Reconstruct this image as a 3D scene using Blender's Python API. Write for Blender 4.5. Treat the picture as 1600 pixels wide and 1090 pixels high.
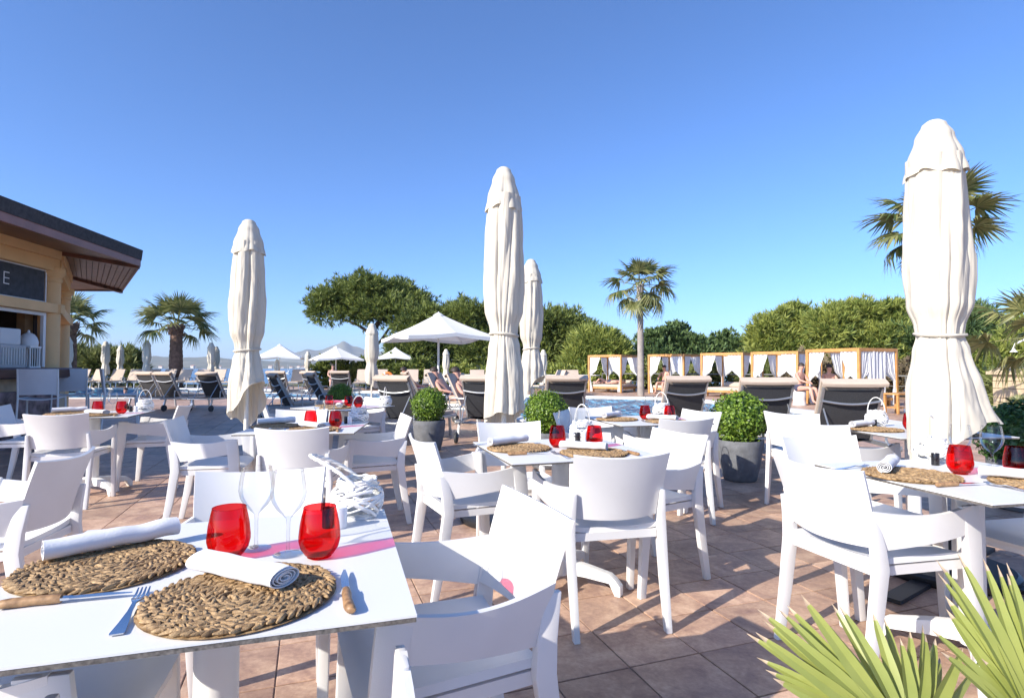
import bpy, bmesh, math, random
from mathutils import Vector, Matrix, Euler
from math import sin, cos, pi, radians, atan2, sqrt, hypot, acos

for o in list(bpy.data.objects): bpy.data.objects.remove(o)
S = bpy.context.scene
COL = S.collection
random.seed(7)

# ------------------------------------------------------------------ camera, sky, sun, exposure
CAM_H = 1.19; FPX = 880.0; PITCH = math.atan(28/880.0)
cd = bpy.data.cameras.new('camera'); cam = bpy.data.objects.new('camera', cd); COL.objects.link(cam)
cam.location = (0, 0, CAM_H); cam.rotation_euler = (pi/2 + PITCH, 0, 0)
cd.sensor_width = 36.0; cd.lens = FPX/1600*36.0; cd.clip_start = 0.05; cd.clip_end = 60000
S.camera = cam
S.render.resolution_x = 1024; S.render.resolution_y = 697

SUN_AZ = radians(38.5); SUN_EL = radians(29.5)          # shadows run towards (cos az, sin az)
W = bpy.data.worlds.new('World'); S.world = W; W.use_nodes = True
nt = W.node_tree; nt.nodes.clear()
wo = nt.nodes.new('ShaderNodeOutputWorld'); bg = nt.nodes.new('ShaderNodeBackground'); sk = nt.nodes.new('ShaderNodeTexSky')
sk.sky_type = 'NISHITA'; sk.sun_disc = False; sk.sun_elevation = SUN_EL
sk.sun_rotation = atan2(-cos(SUN_AZ), -sin(SUN_AZ)) % (2*pi)
sk.altitude = 0; sk.air_density = 0.75; sk.dust_density = 0.7; sk.ozone_density = 10.0
bg.inputs['Strength'].default_value = 0.13
nt.links.new(sk.outputs[0], bg.inputs[0]); nt.links.new(bg.outputs[0], wo.inputs[0])
sd = bpy.data.lights.new('sun', 'SUN'); sd.energy = 3.7; sd.angle = radians(0.53); sd.color = (1.0, 0.93, 0.82)
sun = bpy.data.objects.new('sun', sd); COL.objects.link(sun)
sun.rotation_euler = Vector((cos(SUN_AZ)*cos(SUN_EL), sin(SUN_AZ)*cos(SUN_EL), -sin(SUN_EL))).to_track_quat('-Z', 'Y').to_euler()
VS = S.view_settings
VS.view_transform = 'Standard'; VS.look = 'None'; VS.gamma = 1.0; VS.exposure = 1.08; VS.use_curve_mapping = False
try:
    S.cycles.transparent_max_bounces = 24
except Exception: pass

def at(x, y, z=0.0):
    """photo pixel -> point on the horizontal plane at height z"""
    a = (x-800)/FPX; b = -(y-545)/FPX
    d = Vector((a, cos(PITCH)-b*sin(PITCH), sin(PITCH)+b*cos(PITCH)))
    t = (z-CAM_H)/d.z
    return Vector((d.x*t, d.y*t, z))
def dx(x, Y): return (x-800)/FPX*Y
def dz(y, Y): return CAM_H + (573-y)/FPX*Y

# ------------------------------------------------------------------ materials
MATS = {}
def mat(name, col, rough=0.6, var=0.0, scale=8.0, bump=0.0, bscale=60.0, metallic=0.0, spec=0.5, coord='Object', trans=0.0, sheen=0.0, var2=None, detail=4.0):
    if name in MATS: return MATS[name]
    m = bpy.data.materials.new(name); m.use_nodes = True; n = m.node_tree; b = n.nodes['Principled BSDF']
    b.inputs['Base Color'].default_value = (*col, 1); b.inputs['Roughness'].default_value = rough
    b.inputs['Metallic'].default_value = metallic; b.inputs['Specular IOR Level'].default_value = spec
    if sheen: b.inputs['Sheen Weight'].default_value = sheen
    tc = n.nodes.new('ShaderNodeTexCoord')
    if var:
        nz = n.nodes.new('ShaderNodeTexNoise'); nz.inputs['Scale'].default_value = scale; nz.inputs['Detail'].default_value = detail
        n.links.new(tc.outputs[coord], nz.inputs['Vector'])
        r = n.nodes.new('ShaderNodeValToRGB'); e = r.color_ramp.elements
        e[0].position = 0.3; e[1].position = 0.7
        lo = tuple(max(0, c*(1-var)) for c in col); hi = tuple(min(1, c*(1+var)) for c in col)
        if var2: hi = var2
        e[0].color = (*lo, 1); e[1].color = (*hi, 1)
        n.links.new(nz.outputs['Fac'], r.inputs[0]); n.links.new(r.outputs[0], b.inputs['Base Color'])
    if bump:
        bz = n.nodes.new('ShaderNodeTexNoise'); bz.inputs['Scale'].default_value = bscale; bz.inputs['Detail'].default_value = 6
        n.links.new(tc.outputs[coord], bz.inputs['Vector'])
        bp = n.nodes.new('ShaderNodeBump'); bp.inputs['Strength'].default_value = bump; bp.inputs['Distance'].default_value = 0.01
        n.links.new(bz.outputs['Fac'], bp.inputs['Height']); n.links.new(bp.outputs[0], b.inputs['Normal'])
    if trans:
        tr = n.nodes.new('ShaderNodeBsdfTranslucent'); tr.inputs[0].default_value = (*col, 1)
        mx = n.nodes.new('ShaderNodeMixShader'); mx.inputs[0].default_value = trans
        out = n.nodes['Material Output']
        n.links.new(b.outputs[0], mx.inputs[1]); n.links.new(tr.outputs[0], mx.inputs[2]); n.links.new(mx.outputs[0], out.inputs[0])
        if var: n.links.new(r.outputs[0], tr.inputs[0])
    MATS[name] = m
    return m

def leafmat(name, c1, c2, trans=0.3, rough=0.5, scale=1.5):
    if name in MATS: return MATS[name]
    m = bpy.data.materials.new(name); m.use_nodes = True; n = m.node_tree; b = n.nodes['Principled BSDF']
    b.inputs['Roughness'].default_value = rough
    g = n.nodes.new('ShaderNodeNewGeometry'); tc = n.nodes.new('ShaderNodeTexCoord')
    nz = n.nodes.new('ShaderNodeTexNoise'); nz.inputs['Scale'].default_value = scale; nz.inputs['Detail'].default_value = 3
    n.links.new(tc.outputs['Object'], nz.inputs['Vector'])
    ad = n.nodes.new('ShaderNodeMath'); ad.operation = 'ADD'
    sb = n.nodes.new('ShaderNodeMath'); sb.operation = 'MULTIPLY'; sb.inputs[1].default_value = 0.55
    n.links.new(g.outputs['Random Per Island'], sb.inputs[0])
    n.links.new(nz.outputs['Fac'], ad.inputs[0]); n.links.new(sb.outputs[0], ad.inputs[1])
    r = n.nodes.new('ShaderNodeValToRGB'); e = r.color_ramp.elements
    e[0].position = 0.45; e[1].position = 1.0; e[0].color = (*c1, 1); e[1].color = (*c2, 1)
    n.links.new(ad.outputs[0], r.inputs[0]); n.links.new(r.outputs[0], b.inputs['Base Color'])
    tr = n.nodes.new('ShaderNodeBsdfTranslucent'); n.links.new(r.outputs[0], tr.inputs[0])
    mx = n.nodes.new('ShaderNodeMixShader'); mx.inputs[0].default_value = trans
    n.links.new(b.outputs[0], mx.inputs[1]); n.links.new(tr.outputs[0], mx.inputs[2])
    n.links.new(mx.outputs[0], n.nodes['Material Output'].inputs[0])
    MATS[name] = m
    return m

def glassmat(name, tint, gloss_min=0.02):
    m = bpy.data.materials.new(name); m.use_nodes = True; n = m.node_tree; n.nodes.remove(n.nodes['Principled BSDF'])
    tr = n.nodes.new('ShaderNodeBsdfTransparent'); gl = n.nodes.new('ShaderNodeBsdfGlossy'); gl.inputs['Roughness'].default_value = 0.02
    lw = n.nodes.new('ShaderNodeLayerWeight'); lw.inputs['Blend'].default_value = 0.22
    mr = n.nodes.new('ShaderNodeMapRange'); mr.inputs['From Min'].default_value = 0.0; mr.inputs['From Max'].default_value = 1.0
    mr.inputs['To Min'].default_value = gloss_min; mr.inputs['To Max'].default_value = 0.5
    mx = n.nodes.new('ShaderNodeMixShader')
    cr = n.nodes.new('ShaderNodeMixRGB'); cr.inputs[1].default_value = (*tint, 1)
    cr.inputs[2].default_value = (tint[0]*0.42, tint[1]*0.44, tint[2]*0.46, 1)     # more glass to cross at the rim of the bowl
    pw = n.nodes.new('ShaderNodeMath'); pw.operation = 'POWER'; pw.inputs[1].default_value = 3.0
    n.links.new(lw.outputs['Facing'], pw.inputs[0]); n.links.new(pw.outputs[0], cr.inputs[0]); n.links.new(cr.outputs[0], tr.inputs[0])
    n.links.new(lw.outputs['Fresnel'], mr.inputs['Value']); n.links.new(mr.outputs[0], mx.inputs[0])
    n.links.new(tr.outputs[0], mx.inputs[1]); n.links.new(gl.outputs[0], mx.inputs[2])
    n.links.new(mx.outputs[0], n.nodes['Material Output'].inputs[0])
    MATS[name] = m
    return m

M_white = mat('white_plastic', (0.70, 0.685, 0.665), 0.45, bump=0.05, bscale=320, var=0.05, scale=4)
M_whitemetal = mat('white_metal', (0.77, 0.76, 0.735), 0.4, var=0.02)
M_top = mat('white_laminate', (0.72, 0.715, 0.70), 0.42, var=0.015, scale=2.0, bump=0.012, bscale=180, spec=0.4)
M_core = mat('laminate_core', (0.13, 0.115, 0.10), 0.7, var=0.5, scale=120, detail=2)
M_cream = mat('cream_canvas', (0.67, 0.615, 0.51), 0.85, var=0.035, scale=5, bump=0.12, bscale=120, trans=0.16, spec=0.1)
M_canvas = mat('white_canvas', (0.82, 0.81, 0.78), 0.8, var=0.02, scale=3, trans=0.18, spec=0.1)
M_curtain = mat('curtain_voile', (0.82, 0.82, 0.82), 0.8, trans=0.3, spec=0.1, var=0.02)
M_alu = mat('aluminium', (0.45, 0.46, 0.47), 0.35, metallic=0.75, var=0.06, scale=10)
M_sling = mat('dark_sling', (0.035, 0.036, 0.04), 0.75, var=0.25, scale=90, bump=0.2, bscale=300)
M_beige = mat('beige_cushion', (0.52, 0.42, 0.335), 0.9, var=0.05, scale=6, bump=0.08, bscale=80, spec=0.15)
M_rubber = mat('grey_rubber', (0.045, 0.047, 0.05), 0.7, var=0.15)
M_black = mat('black_steel', (0.018, 0.018, 0.02), 0.45, var=0.2)
M_slate = mat('stone_pot', (0.135, 0.14, 0.15), 0.75, var=0.22, scale=14, bump=0.35, bscale=90)
M_soil = mat('soil', (0.05, 0.035, 0.025), 0.95, var=0.4, scale=40)
M_rush = mat('seagrass_rush', (0.27, 0.145, 0.055), 0.65, var=0.5, scale=70, var2=(0.53, 0.345, 0.165), bump=0.3, bscale=400)
M_napkin = mat('napkin_cotton', (0.78, 0.77, 0.765), 0.9, bump=0.12, bscale=180, spec=0.1, trans=0.05)
M_steel = mat('cutlery_steel', (0.62, 0.63, 0.65), 0.18, metallic=1.0)
M_handle = mat('olive_wood', (0.27, 0.135, 0.055), 0.5, var=0.5, scale=60, var2=(0.46, 0.26, 0.12))
M_twig = mat('white_twig', (0.76, 0.75, 0.73), 0.75, var=0.06, scale=40, bump=0.25, bscale=150)
M_rope = mat('white_rope', (0.72, 0.70, 0.66), 0.9, var=0.08, scale=80)
M_pepper = mat('black_glass', (0.012, 0.012, 0.014), 0.2)
M_red = glassmat('red_glass', (0.93, 0.045, 0.05), 0.03)
M_clear = glassmat('clear_glass', (0.965, 0.975, 0.975), 0.03)
M_ochre = mat('ochre_plaster', (0.84, 0.53, 0.255), 0.85, var=0.06, scale=3, bump=0.08, bscale=60)
M_brown = mat('varnished_wood', (0.16, 0.065, 0.038), 0.4, var=0.35, scale=6)
M_fascia = mat('fascia_board', (0.27, 0.12, 0.085), 0.45, var=0.15, scale=4)
M_shingle = mat('dark_shingle', (0.05, 0.046, 0.046), 0.85, var=0.3, scale=20, bump=0.4, bscale=40)
M_chalk = mat('chalkboard', (0.055, 0.06, 0.07), 0.8, var=0.25, scale=12)
M_marble = mat('purple_marble', (0.10, 0.06, 0.08), 0.35, var=0.7, scale=7, var2=(0.33, 0.25, 0.27))
M_sand = mat('sandstone', (0.50, 0.385, 0.25), 0.85, var=0.16, scale=9, bump=0.3, bscale=30)
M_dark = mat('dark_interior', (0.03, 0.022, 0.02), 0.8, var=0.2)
M_grey = mat('grey_appliance', (0.42, 0.42, 0.42), 0.45, var=0.06)
M_teak = mat('honey_teak', (0.50, 0.245, 0.075), 0.5, var=0.18, scale=6)
M_coping = mat('pool_coping', (0.70, 0.68, 0.64), 0.7, var=0.06, scale=5)
M_skin = mat('skin', (0.55, 0.30, 0.22), 0.55, var=0.06)
M_hair = mat('dark_hair', (0.035, 0.022, 0.015), 0.6, var=0.2)
M_bluecloth = mat('blue_towel', (0.06, 0.16, 0.45), 0.9, var=0.6, scale=12, var2=(0.75, 0.78, 0.82), detail=1)
M_redcloth = mat('dark_swimwear', (0.05, 0.05, 0.09), 0.8, var=0.2)
M_pinkcloth = mat('pink_towel', (0.55, 0.22, 0.25), 0.9, var=0.2)
M_orange = mat('orange_ring', (0.75, 0.20, 0.04), 0.5, var=0.08)
M_bark = mat('pine_bark', (0.13, 0.095, 0.075), 0.9, var=0.4, scale=5, bump=0.5, bscale=12)
M_palmbark = mat('palm_bark', (0.17, 0.10, 0.07), 0.95, var=0.4, scale=6, bump=0.6, bscale=14)
M_palmgrey = mat('palm_grey_bark', (0.30, 0.26, 0.225), 0.9, var=0.2, scale=4, bump=0.4, bscale=10)
M_thatch = mat('thatch', (0.30, 0.22, 0.13), 0.95, var=0.3, scale=8)
L_box = leafmat('boxwood_leaf', (0.03, 0.085, 0.008), (0.24, 0.36, 0.04), 0.3, 0.4, 9)
L_boxdark = leafmat('dark_shrub_leaf', (0.015, 0.05, 0.012), (0.06, 0.13, 0.025), 0.25, 0.4, 9)
L_pine = leafmat('pine_needle', (0.045, 0.08, 0.016), (0.26, 0.30, 0.07), 0.3, 0.6, 1.0)
L_pine2 = leafmat('young_pine_needle', (0.085, 0.14, 0.025), (0.40, 0.43, 0.10), 0.35, 0.6, 1.0)
L_junip = leafmat('juniper_leaf', (0.035, 0.075, 0.03), (0.15, 0.22, 0.07), 0.2, 0.6, 0.8)
L_palm = leafmat('palm_leaf', (0.06, 0.095, 0.025), (0.32, 0.31, 0.12), 0.3, 0.42, 1.2)
L_reed = leafmat('reed_leaf', (0.08, 0.11, 0.03), (0.25, 0.27, 0.09), 0.25, 0.6, 0.8)
L_fan = leafmat('fan_leaf', (0.18, 0.235, 0.045), (0.40, 0.43, 0.12), 0.35, 0.38, 6)
L_tip = mat('dry_leaf_tip', (0.42, 0.32, 0.22), 0.8, var=0.3, scale=60)

# ------------------------------------------------------------------ mesh helpers
class MB:
    def __init__(s): s.v = []; s.f = []; s.mi = []; s.cur = 0
    def add(s, vs, fs):
        o = len(s.v); s.v.extend([tuple(v) for v in vs])
        for f in fs: s.f.append(tuple(i+o for i in f)); s.mi.append(s.cur)
        return s
    def box(s, c, size, R=None, taper=None):
        hx, hy, hz = size[0]/2, size[1]/2, size[2]/2
        vs = []
        for z in (-hz, hz):
            k = 1.0 if (taper is None or z < 0) else taper
            for x, y in ((-hx, -hy), (hx, -hy), (hx, hy), (-hx, hy)): vs.append(Vector((x*k, y*k, z)))
        if R is not None: vs = [R @ v for v in vs]
        c = Vector(c); vs = [v+c for v in vs]
        return s.add(vs, [(3, 2, 1, 0), (4, 5, 6, 7), (0, 1, 5, 4), (1, 2, 6, 5), (2, 3, 7, 6), (3, 0, 4, 7)])
    def beam(s, p0, p1, w, h, up=(0, 0, 1)):
        p0, p1 = Vector(p0), Vector(p1); d = p1-p0; L = d.length; d.normalize()
        upv = Vector(up); x = d.cross(upv)
        if x.length < 1e-4: x = d.cross(Vector((1, 0, 0)))
        x.normalize(); z = x.cross(d)
        R = Matrix((x, d, z)).transposed()
        return s.box((p0+p1)/2, (w, L, h), R)
    def loft(s, rings, cap=True):
        n = len(rings[0]); o = len(s.v)
        for r in rings: s.v.extend([tuple(p) for p in r])
        for i in range(len(rings)-1):
            for j in range(n):
                a = o+i*n+j; b = o+i*n+(j+1) % n
                s.f.append((a, b, b+n, a+n)); s.mi.append(s.cur)
        if cap:
            s.f.append(tuple(o+j for j in reversed(range(n)))); s.mi.append(s.cur)
            e = o+(len(rings)-1)*n
            s.f.append(tuple(e+j for j in range(n))); s.mi.append(s.cur)
        return s
    def tube(s, path, r, n=8, cap=True):
        P = [Vector(p) for p in path]; rings = []
        up = None
        for i, p in enumerate(P):
            d = (P[min(i+1, len(P)-1)]-P[max(i-1, 0)]).normalized()
            if up is None:
                up = Vector((0, 0, 1)) if abs(d.z) < 0.9 else Vector((1, 0, 0))
            x = d.cross(up)
            if x.length < 1e-5: x = d.orthogonal()
            x.normalize(); y = x.cross(d).normalized(); up = y
            rr = r[i] if isinstance(r, (list, tuple)) else r
            rings.append([p + x*(rr*cos(2*pi*k/n)) + y*(-rr*sin(2*pi*k/n)) for k in range(n)])
        return s.loft(rings, cap)
    def lathe(s, prof, n=24, c=(0, 0, 0), cap=False, fn=None):
        rings = []
        for (r, z) in prof:
            rings.append([(c[0]+r*cos(2*pi*k/n), c[1]+r*sin(2*pi*k/n), c[2]+z) for k in range(n)])
        return s.loft(rings, cap)
    def shell(s, fn, nu, nv, t, flip=False):
        """thick sheet from fn(u,v), u,v in 0..1"""
        P = [[Vector(fn(i/nu, j/nv)) for i in range(nu+1)] for j in range(nv+1)]
        N = []
        for j in range(nv+1):
            row = []
            for i in range(nu+1):
                a = P[j][min(i+1, nu)]-P[j][max(i-1, 0)]; b = P[min(j+1, nv)][i]-P[max(j-1, 0)][i]
                n = a.cross(b); n = n.normalized() if n.length > 1e-9 else Vector((0, 0, 1))
                row.append(n)
            N.append(row)
        o = len(s.v); w = nu+1; cnt = w*(nv+1)
        for sg in (1, -1):
            for j in range(nv+1):
                for i in range(w): s.v.append(tuple(P[j][i]+N[j][i]*(sg*t/2)))
        def q(a, b, c, d): s.f.append((a, b, c, d)); s.mi.append(s.cur)
        for j in range(nv):
            for i in range(nu):
                a = o+j*w+i; q(a, a+1, a+1+w, a+w); a += cnt; q(a+w, a+1+w, a+1, a)
        for i in range(nu):
            a = o+i; q(a+cnt, a+1+cnt, a+1, a); a = o+nv*w+i; q(a, a+1, a+1+cnt, a+cnt)
        for j in range(nv):
            a = o+j*w; q(a, a+w, a+w+cnt, a+cnt); a = o+j*w+nu; q(a+cnt, a+w+cnt, a+w, a)
        return s
    def grid(s, fn, nu, nv, wrap=False):
        o = len(s.v); w = nu if wrap else nu+1
        for j in range(nv+1):
            for i in range(w): s.v.append(tuple(fn(i/nu, j/nv)))
        for j in range(nv):
            for i in range(nu):
                a = o+j*w+i; b = o+j*w+(i+1) % w if wrap else a+1
                s.f.append((a, b, b+w, a+w)); s.mi.append(s.cur)
        return s
    def mesh(s, name, mats, smooth=True, angle=35, bevel=0):
        me = bpy.data.meshes.new(name); me.from_pydata(s.v, [], s.f)
        if not isinstance(mats, (list, tuple)): mats = [mats]
        for m in mats: me.materials.append(m)
        if len(mats) > 1: me.polygons.foreach_set('material_index', s.mi)
        if bevel:
            bm = bmesh.new(); bm.from_mesh(me)
            ed = [e for e in bm.edges if len(e.link_faces) == 2 and e.calc_face_angle(0) > radians(40)]
            bmesh.ops.bevel(bm, geom=ed, offset=bevel, segments=2, affect='EDGES', profile=0.6)
            bm.to_mesh(me); bm.free()
        if smooth:
            me.polygons.foreach_set('use_smooth', [True]*len(me.polygons))
            try: me.set_sharp_from_angle(angle=radians(angle))
            except Exception: pass
        me.update()
        return me
    def build(s, name, mats, parent=None, **k):
        return link(name, s.mesh(name, mats, **k), parent)

def link(name, data, parent=None):
    o = bpy.data.objects.new(name, data); COL.objects.link(o)
    if parent is not None: o.parent = parent
    return o
def thing(name, label, cat, loc=(0, 0, 0), rz=0, group=None, data=None):
    o = link(name, data); o.location = loc; o.rotation_euler = (0, 0, rz)
    return tag(o, label, cat, group)
def tag(o, label, cat, group=None):
    o['label'] = label; o['category'] = cat
    if group: o['group'] = group
    return o
def struct(o): o['kind'] = 'structure'; return o
def stuff(o): o['kind'] = 'stuff'; return o
def copy_tree(o, parent=None, seen=None):
    c = o.copy(); COL.objects.link(c); c.parent = parent
    for ch in KIDS.get(o.name, []): copy_tree(ch, c)
    return c
KIDS = {}
def index_kids(root):
    KIDS[root.name] = list(root.children)
    for c in root.children: index_kids(c)
def place(proto, state, loc, rz, label, group=None, sc=None):
    """first call uses the prototype itself, later calls copy it with its parts"""
    if not state.get('used'):
        state['used'] = True; index_kids(proto); o = proto
    else: o = copy_tree(proto)
    o.location = loc; o.rotation_euler = (0, 0, rz); o['label'] = label
    if sc: o.scale = sc
    if group: o['group'] = group
    elif 'group' in o: del o['group']
    return o
def rot_facing(fx, fy): return atan2(-fx, fy)
def rect(cx, cy, z, sx, sy): return [(cx-sx/2, cy-sy/2, z), (cx+sx/2, cy-sy/2, z), (cx+sx/2, cy+sy/2, z), (cx-sx/2, cy+sy/2, z)]

# ------------------------------------------------------------------ ground, tiles, pool
from mathutils.geometry import tessellate_polygon
TILE = 0.33; TANG = radians(19.7); TO = Vector((0.469, 2.275, 0))
def tile_material(name, joint):
    m = bpy.data.materials.new(name); m.use_nodes = True; n = m.node_tree; b = n.nodes['Principled BSDF']
    g = n.nodes.new('ShaderNodeNewGeometry')
    mp = n.nodes.new('ShaderNodeMapping'); mp.vector_type = 'TEXTURE'
    mp.inputs['Location'].default_value = TO; mp.inputs['Rotation'].default_value = (0, 0, TANG); mp.inputs['Scale'].default_value = (TILE, TILE, TILE)
    n.links.new(g.outputs['Position'], mp.inputs['Vector'])
    fl = n.nodes.new('ShaderNodeVectorMath'); fl.operation = 'FLOOR'; n.links.new(mp.outputs[0], fl.inputs[0])
    sx = n.nodes.new('ShaderNodeSeparateXYZ'); n.links.new(fl.outputs[0], sx.inputs[0])
    cx = n.nodes.new('ShaderNodeCombineXYZ'); n.links.new(sx.outputs[0], cx.inputs[0]); n.links.new(sx.outputs[1], cx.inputs[1])
    wn = n.nodes.new('ShaderNodeTexWhiteNoise'); wn.noise_dimensions = '3D'; n.links.new(cx.outputs[0], wn.inputs['Vector'])
    nz = n.nodes.new('ShaderNodeTexNoise'); nz.inputs['Scale'].default_value = 5.5; nz.inputs['Detail'].default_value = 7; nz.inputs['Roughness'].default_value = 0.62; nz.inputs['Distortion'].default_value = 0.8
    off = n.nodes.new('ShaderNodeVectorMath'); off.operation = 'MULTIPLY_ADD'; off.inputs[1].default_value = (9, 9, 9)
    n.links.new(wn.outputs['Color'], off.inputs[0]); n.links.new(g.outputs['Position'], off.inputs[2]); n.links.new(off.outputs[0], nz.inputs['Vector'])
    r = n.nodes.new('ShaderNodeValToRGB'); e = r.color_ramp.elements
    e[0].position = 0.27; e[0].color = (0.27, 0.158, 0.118, 1); e[1].position = 0.76; e[1].color = (0.65, 0.455, 0.315, 1)
    k = r.color_ramp.elements.new(0.5); k.color = (0.45, 0.285, 0.195, 1)
    nf = n.nodes.new('ShaderNodeTexNoise'); nf.inputs['Scale'].default_value = 46; nf.inputs['Detail'].default_value = 5; nf.inputs['Roughness'].default_value = 0.7; n.links.new(off.outputs[0], nf.inputs['Vector'])
    mf = n.nodes.new('ShaderNodeMath'); mf.operation = 'MULTIPLY_ADD'; mf.inputs[1].default_value = 0.5; mf.inputs[2].default_value = -0.25; n.links.new(nf.outputs['Fac'], mf.inputs[0])
    af = n.nodes.new('ShaderNodeMath'); af.operation = 'ADD'; n.links.new(nz.outputs['Fac'], af.inputs[0]); n.links.new(mf.outputs[0], af.inputs[1])
    n.links.new(af.outputs[0], r.inputs[0])
    hs = n.nodes.new('ShaderNodeHueSaturation'); n.links.new(r.outputs[0], hs.inputs['Color'])
    mr = n.nodes.new('ShaderNodeMapRange'); mr.inputs['To Min'].default_value = 0.80; mr.inputs['To Max'].default_value = 1.16
    n.links.new(wn.outputs['Value'], mr.inputs['Value']); n.links.new(mr.outputs[0], hs.inputs['Value'])
    col = hs.outputs[0]
    if joint:
        fr = n.nodes.new('ShaderNodeVectorMath'); fr.operation = 'FRACTION'; n.links.new(mp.outputs[0], fr.inputs[0])
        s2 = n.nodes.new('ShaderNodeSeparateXYZ'); n.links.new(fr.outputs[0], s2.inputs[0])
        fac = None
        for a in (0, 1):
            pp = n.nodes.new('ShaderNodeMath'); pp.operation = 'PINGPONG'; pp.inputs[1].default_value = 0.5; n.links.new(s2.outputs[a], pp.inputs[0])
            lt = n.nodes.new('ShaderNodeMath'); lt.operation = 'LESS_THAN'; lt.inputs[1].default_value = 0.014; n.links.new(pp.outputs[0], lt.inputs[0])
            if fac is None: fac = lt
            else:
                mxn = n.nodes.new('ShaderNodeMath'); mxn.operation = 'MAXIMUM'; n.links.new(fac.outputs[0], mxn.inputs[0]); n.links.new(lt.outputs[0], mxn.inputs[1]); fac = mxn
        mx = n.nodes.new('ShaderNodeMixRGB'); mx.inputs[2].default_value = (0.20, 0.15, 0.115, 1)
        n.links.new(fac.outputs[0], mx.inputs[0]); n.links.new(col, mx.inputs[1]); col = mx.outputs[0]
    n.links.new(col, b.inputs['Base Color'])
    rr = n.nodes.new('ShaderNodeMapRange'); rr.inputs['To Min'].default_value = 0.38; rr.inputs['To Max'].default_value = 0.62
    n.links.new(nz.outputs['Fac'], rr.inputs['Value']); n.links.new(rr.outputs[0], b.inputs['Roughness'])
    bp = n.nodes.new('ShaderNodeBump'); bp.inputs['Strength'].default_value = 0.35; bp.inputs['Distance'].default_value = 0.006
    n.links.new(af.outputs[0], bp.inputs['Height']); n.links.new(bp.outputs[0], b.inputs['Normal'])
    return m
M_tile = tile_material('terracotta_tile', False)
M_pave = tile_material('terracotta_paving', True)

def catmull(pts, n=6):
    out = []; N = len(pts)
    for i in range(N):
        p0, p1, p2, p3 = [Vector(pts[(i+k-1) % N]) for k in range(4)]
        for j in range(n):
            t = j/n
            out.append(0.5*((2*p1)+(-p0+p2)*t+(2*p0-5*p1+4*p2-p3)*t*t+(-p0+3*p1-3*p2+p3)*t**3))
    return out
POOL = [v.to_3d() for v in catmull([(-26, 31), (-18, 31), (-10, 28.6), (-5, 26.3), (0, 24), (3.3, 22.5), (6.2, 21), (7.5, 16.5), (8, 13.5), (7.7, 11.3), (6, 10.4), (3.5, 10.15), (2, 10.4), (.95, 11.8), (-.3, 14.5), (-2.8, 19), (-6, 21.3), (-12, 21.8), (-20, 21.6), (-27, 22)])]
def inside(x, y, poly):
    c = False; j = len(poly)-1
    for i in range(len(poly)):
        a, b = poly[i], poly[j]
        if (a.y > y) != (b.y > y) and x < (b.x-a.x)*(y-a.y)/(b.y-a.y)+a.x: c = not c
        j = i
    return c
def offset_loop(poly, d):
    out = []; N = len(poly)
    for i in range(N):
        t = (poly[(i+1) % N]-poly[i-1]).normalized(); nrm = Vector((-t.y, t.x, 0))
        out.append(poly[i]+nrm*d)
    return out
OUT = offset_loop(POOL, 0.42)
if not inside(POOL[0].x, POOL[0].y, OUT): OUT = offset_loop(POOL, -0.42)
def sheet(loops, z, name, m, parent=None):
    vs = [v for l in loops for v in l]
    tris = tessellate_polygon([[Vector((v.x, v.y, 0)) for v in l] for l in loops])
    mb = MB(); mb.v = [(v.x, v.y, z) for v in vs]
    for t in tris:
        a, b, c = [Vector(mb.v[i]) for i in t]
        t = tuple(t) if (b-a).cross(c-a).z > 0 else tuple(reversed(t))
        mb.f.append(t); mb.mi.append(0)
    return mb.build(name, m, parent, smooth=False)
outer = [Vector(p) for p in ((-70, -30, 0), (80, -30, 0), (80, 34, 0), (-70, 34, 0))]
ground = struct(sheet([outer, OUT], -0.006, 'ground', M_pave))
# pool: coping, basin, water
pool = link('pool', None); struct(pool)
mb = MB(); N = len(POOL)
ring_o = [(v.x, v.y, 0.018) for v in OUT]; ring_i = [(v.x, v.y, 0.022) for v in POOL]
ring_ob = [(v.x, v.y, -0.05) for v in OUT]; ring_ib = [(v.x, v.y, -0.10) for v in POOL]
mb.loft([ring_ob, ring_o, ring_i, ring_ib], cap=False)
mb.build('coping', M_coping, pool, smooth=False)
M_basin = mat('pool_tiles', (0.12, 0.42, 0.66), 0.5, var=0.12, scale=2.0)
mb = MB(); mb.loft([[(v.x, v.y, -0.10) for v in POOL], [(v.x, v.y, -1.3) for v in POOL]], cap=False)
mb.build('basin_wall', M_basin, pool, smooth=False)
sheet([POOL], -1.3, 'basin_floor', M_basin, pool)
mw = bpy.data.materials.new('pool_water'); mw.use_nodes = True; n = mw.node_tree; n.nodes.remove(n.nodes['Principled BSDF'])
tr = n.nodes.new('ShaderNodeBsdfTransparent'); tr.inputs[0].default_value = (0.72, 0.90, 0.95, 1)
gl = n.nodes.new('ShaderNodeBsdfGlossy'); gl.inputs['Roughness'].default_value = 0.05
fr = n.nodes.new('ShaderNodeFresnel'); fr.inputs[0].default_value = 1.33
tc = n.nodes.new('ShaderNodeTexCoord'); nz = n.nodes.new('ShaderNodeTexNoise'); nz.inputs['Scale'].default_value = 2.6; nz.inputs['Detail'].default_value = 3
mp = n.nodes.new('ShaderNodeMapping'); mp.inputs['Scale'].default_value = (1, 1.6, 1)
n.links.new(tc.outputs['Object'], mp.inputs[0]); n.links.new(mp.outputs[0], nz.inputs['Vector'])
bp = n.nodes.new('ShaderNodeBump'); bp.inputs['Strength'].default_value = 1.0; bp.inputs['Distance'].default_value = 0.32
n.links.new(nz.outputs['Fac'], bp.inputs['Height'])
for k in (gl, fr): n.links.new(bp.outputs[0], k.inputs['Normal'])
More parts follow.
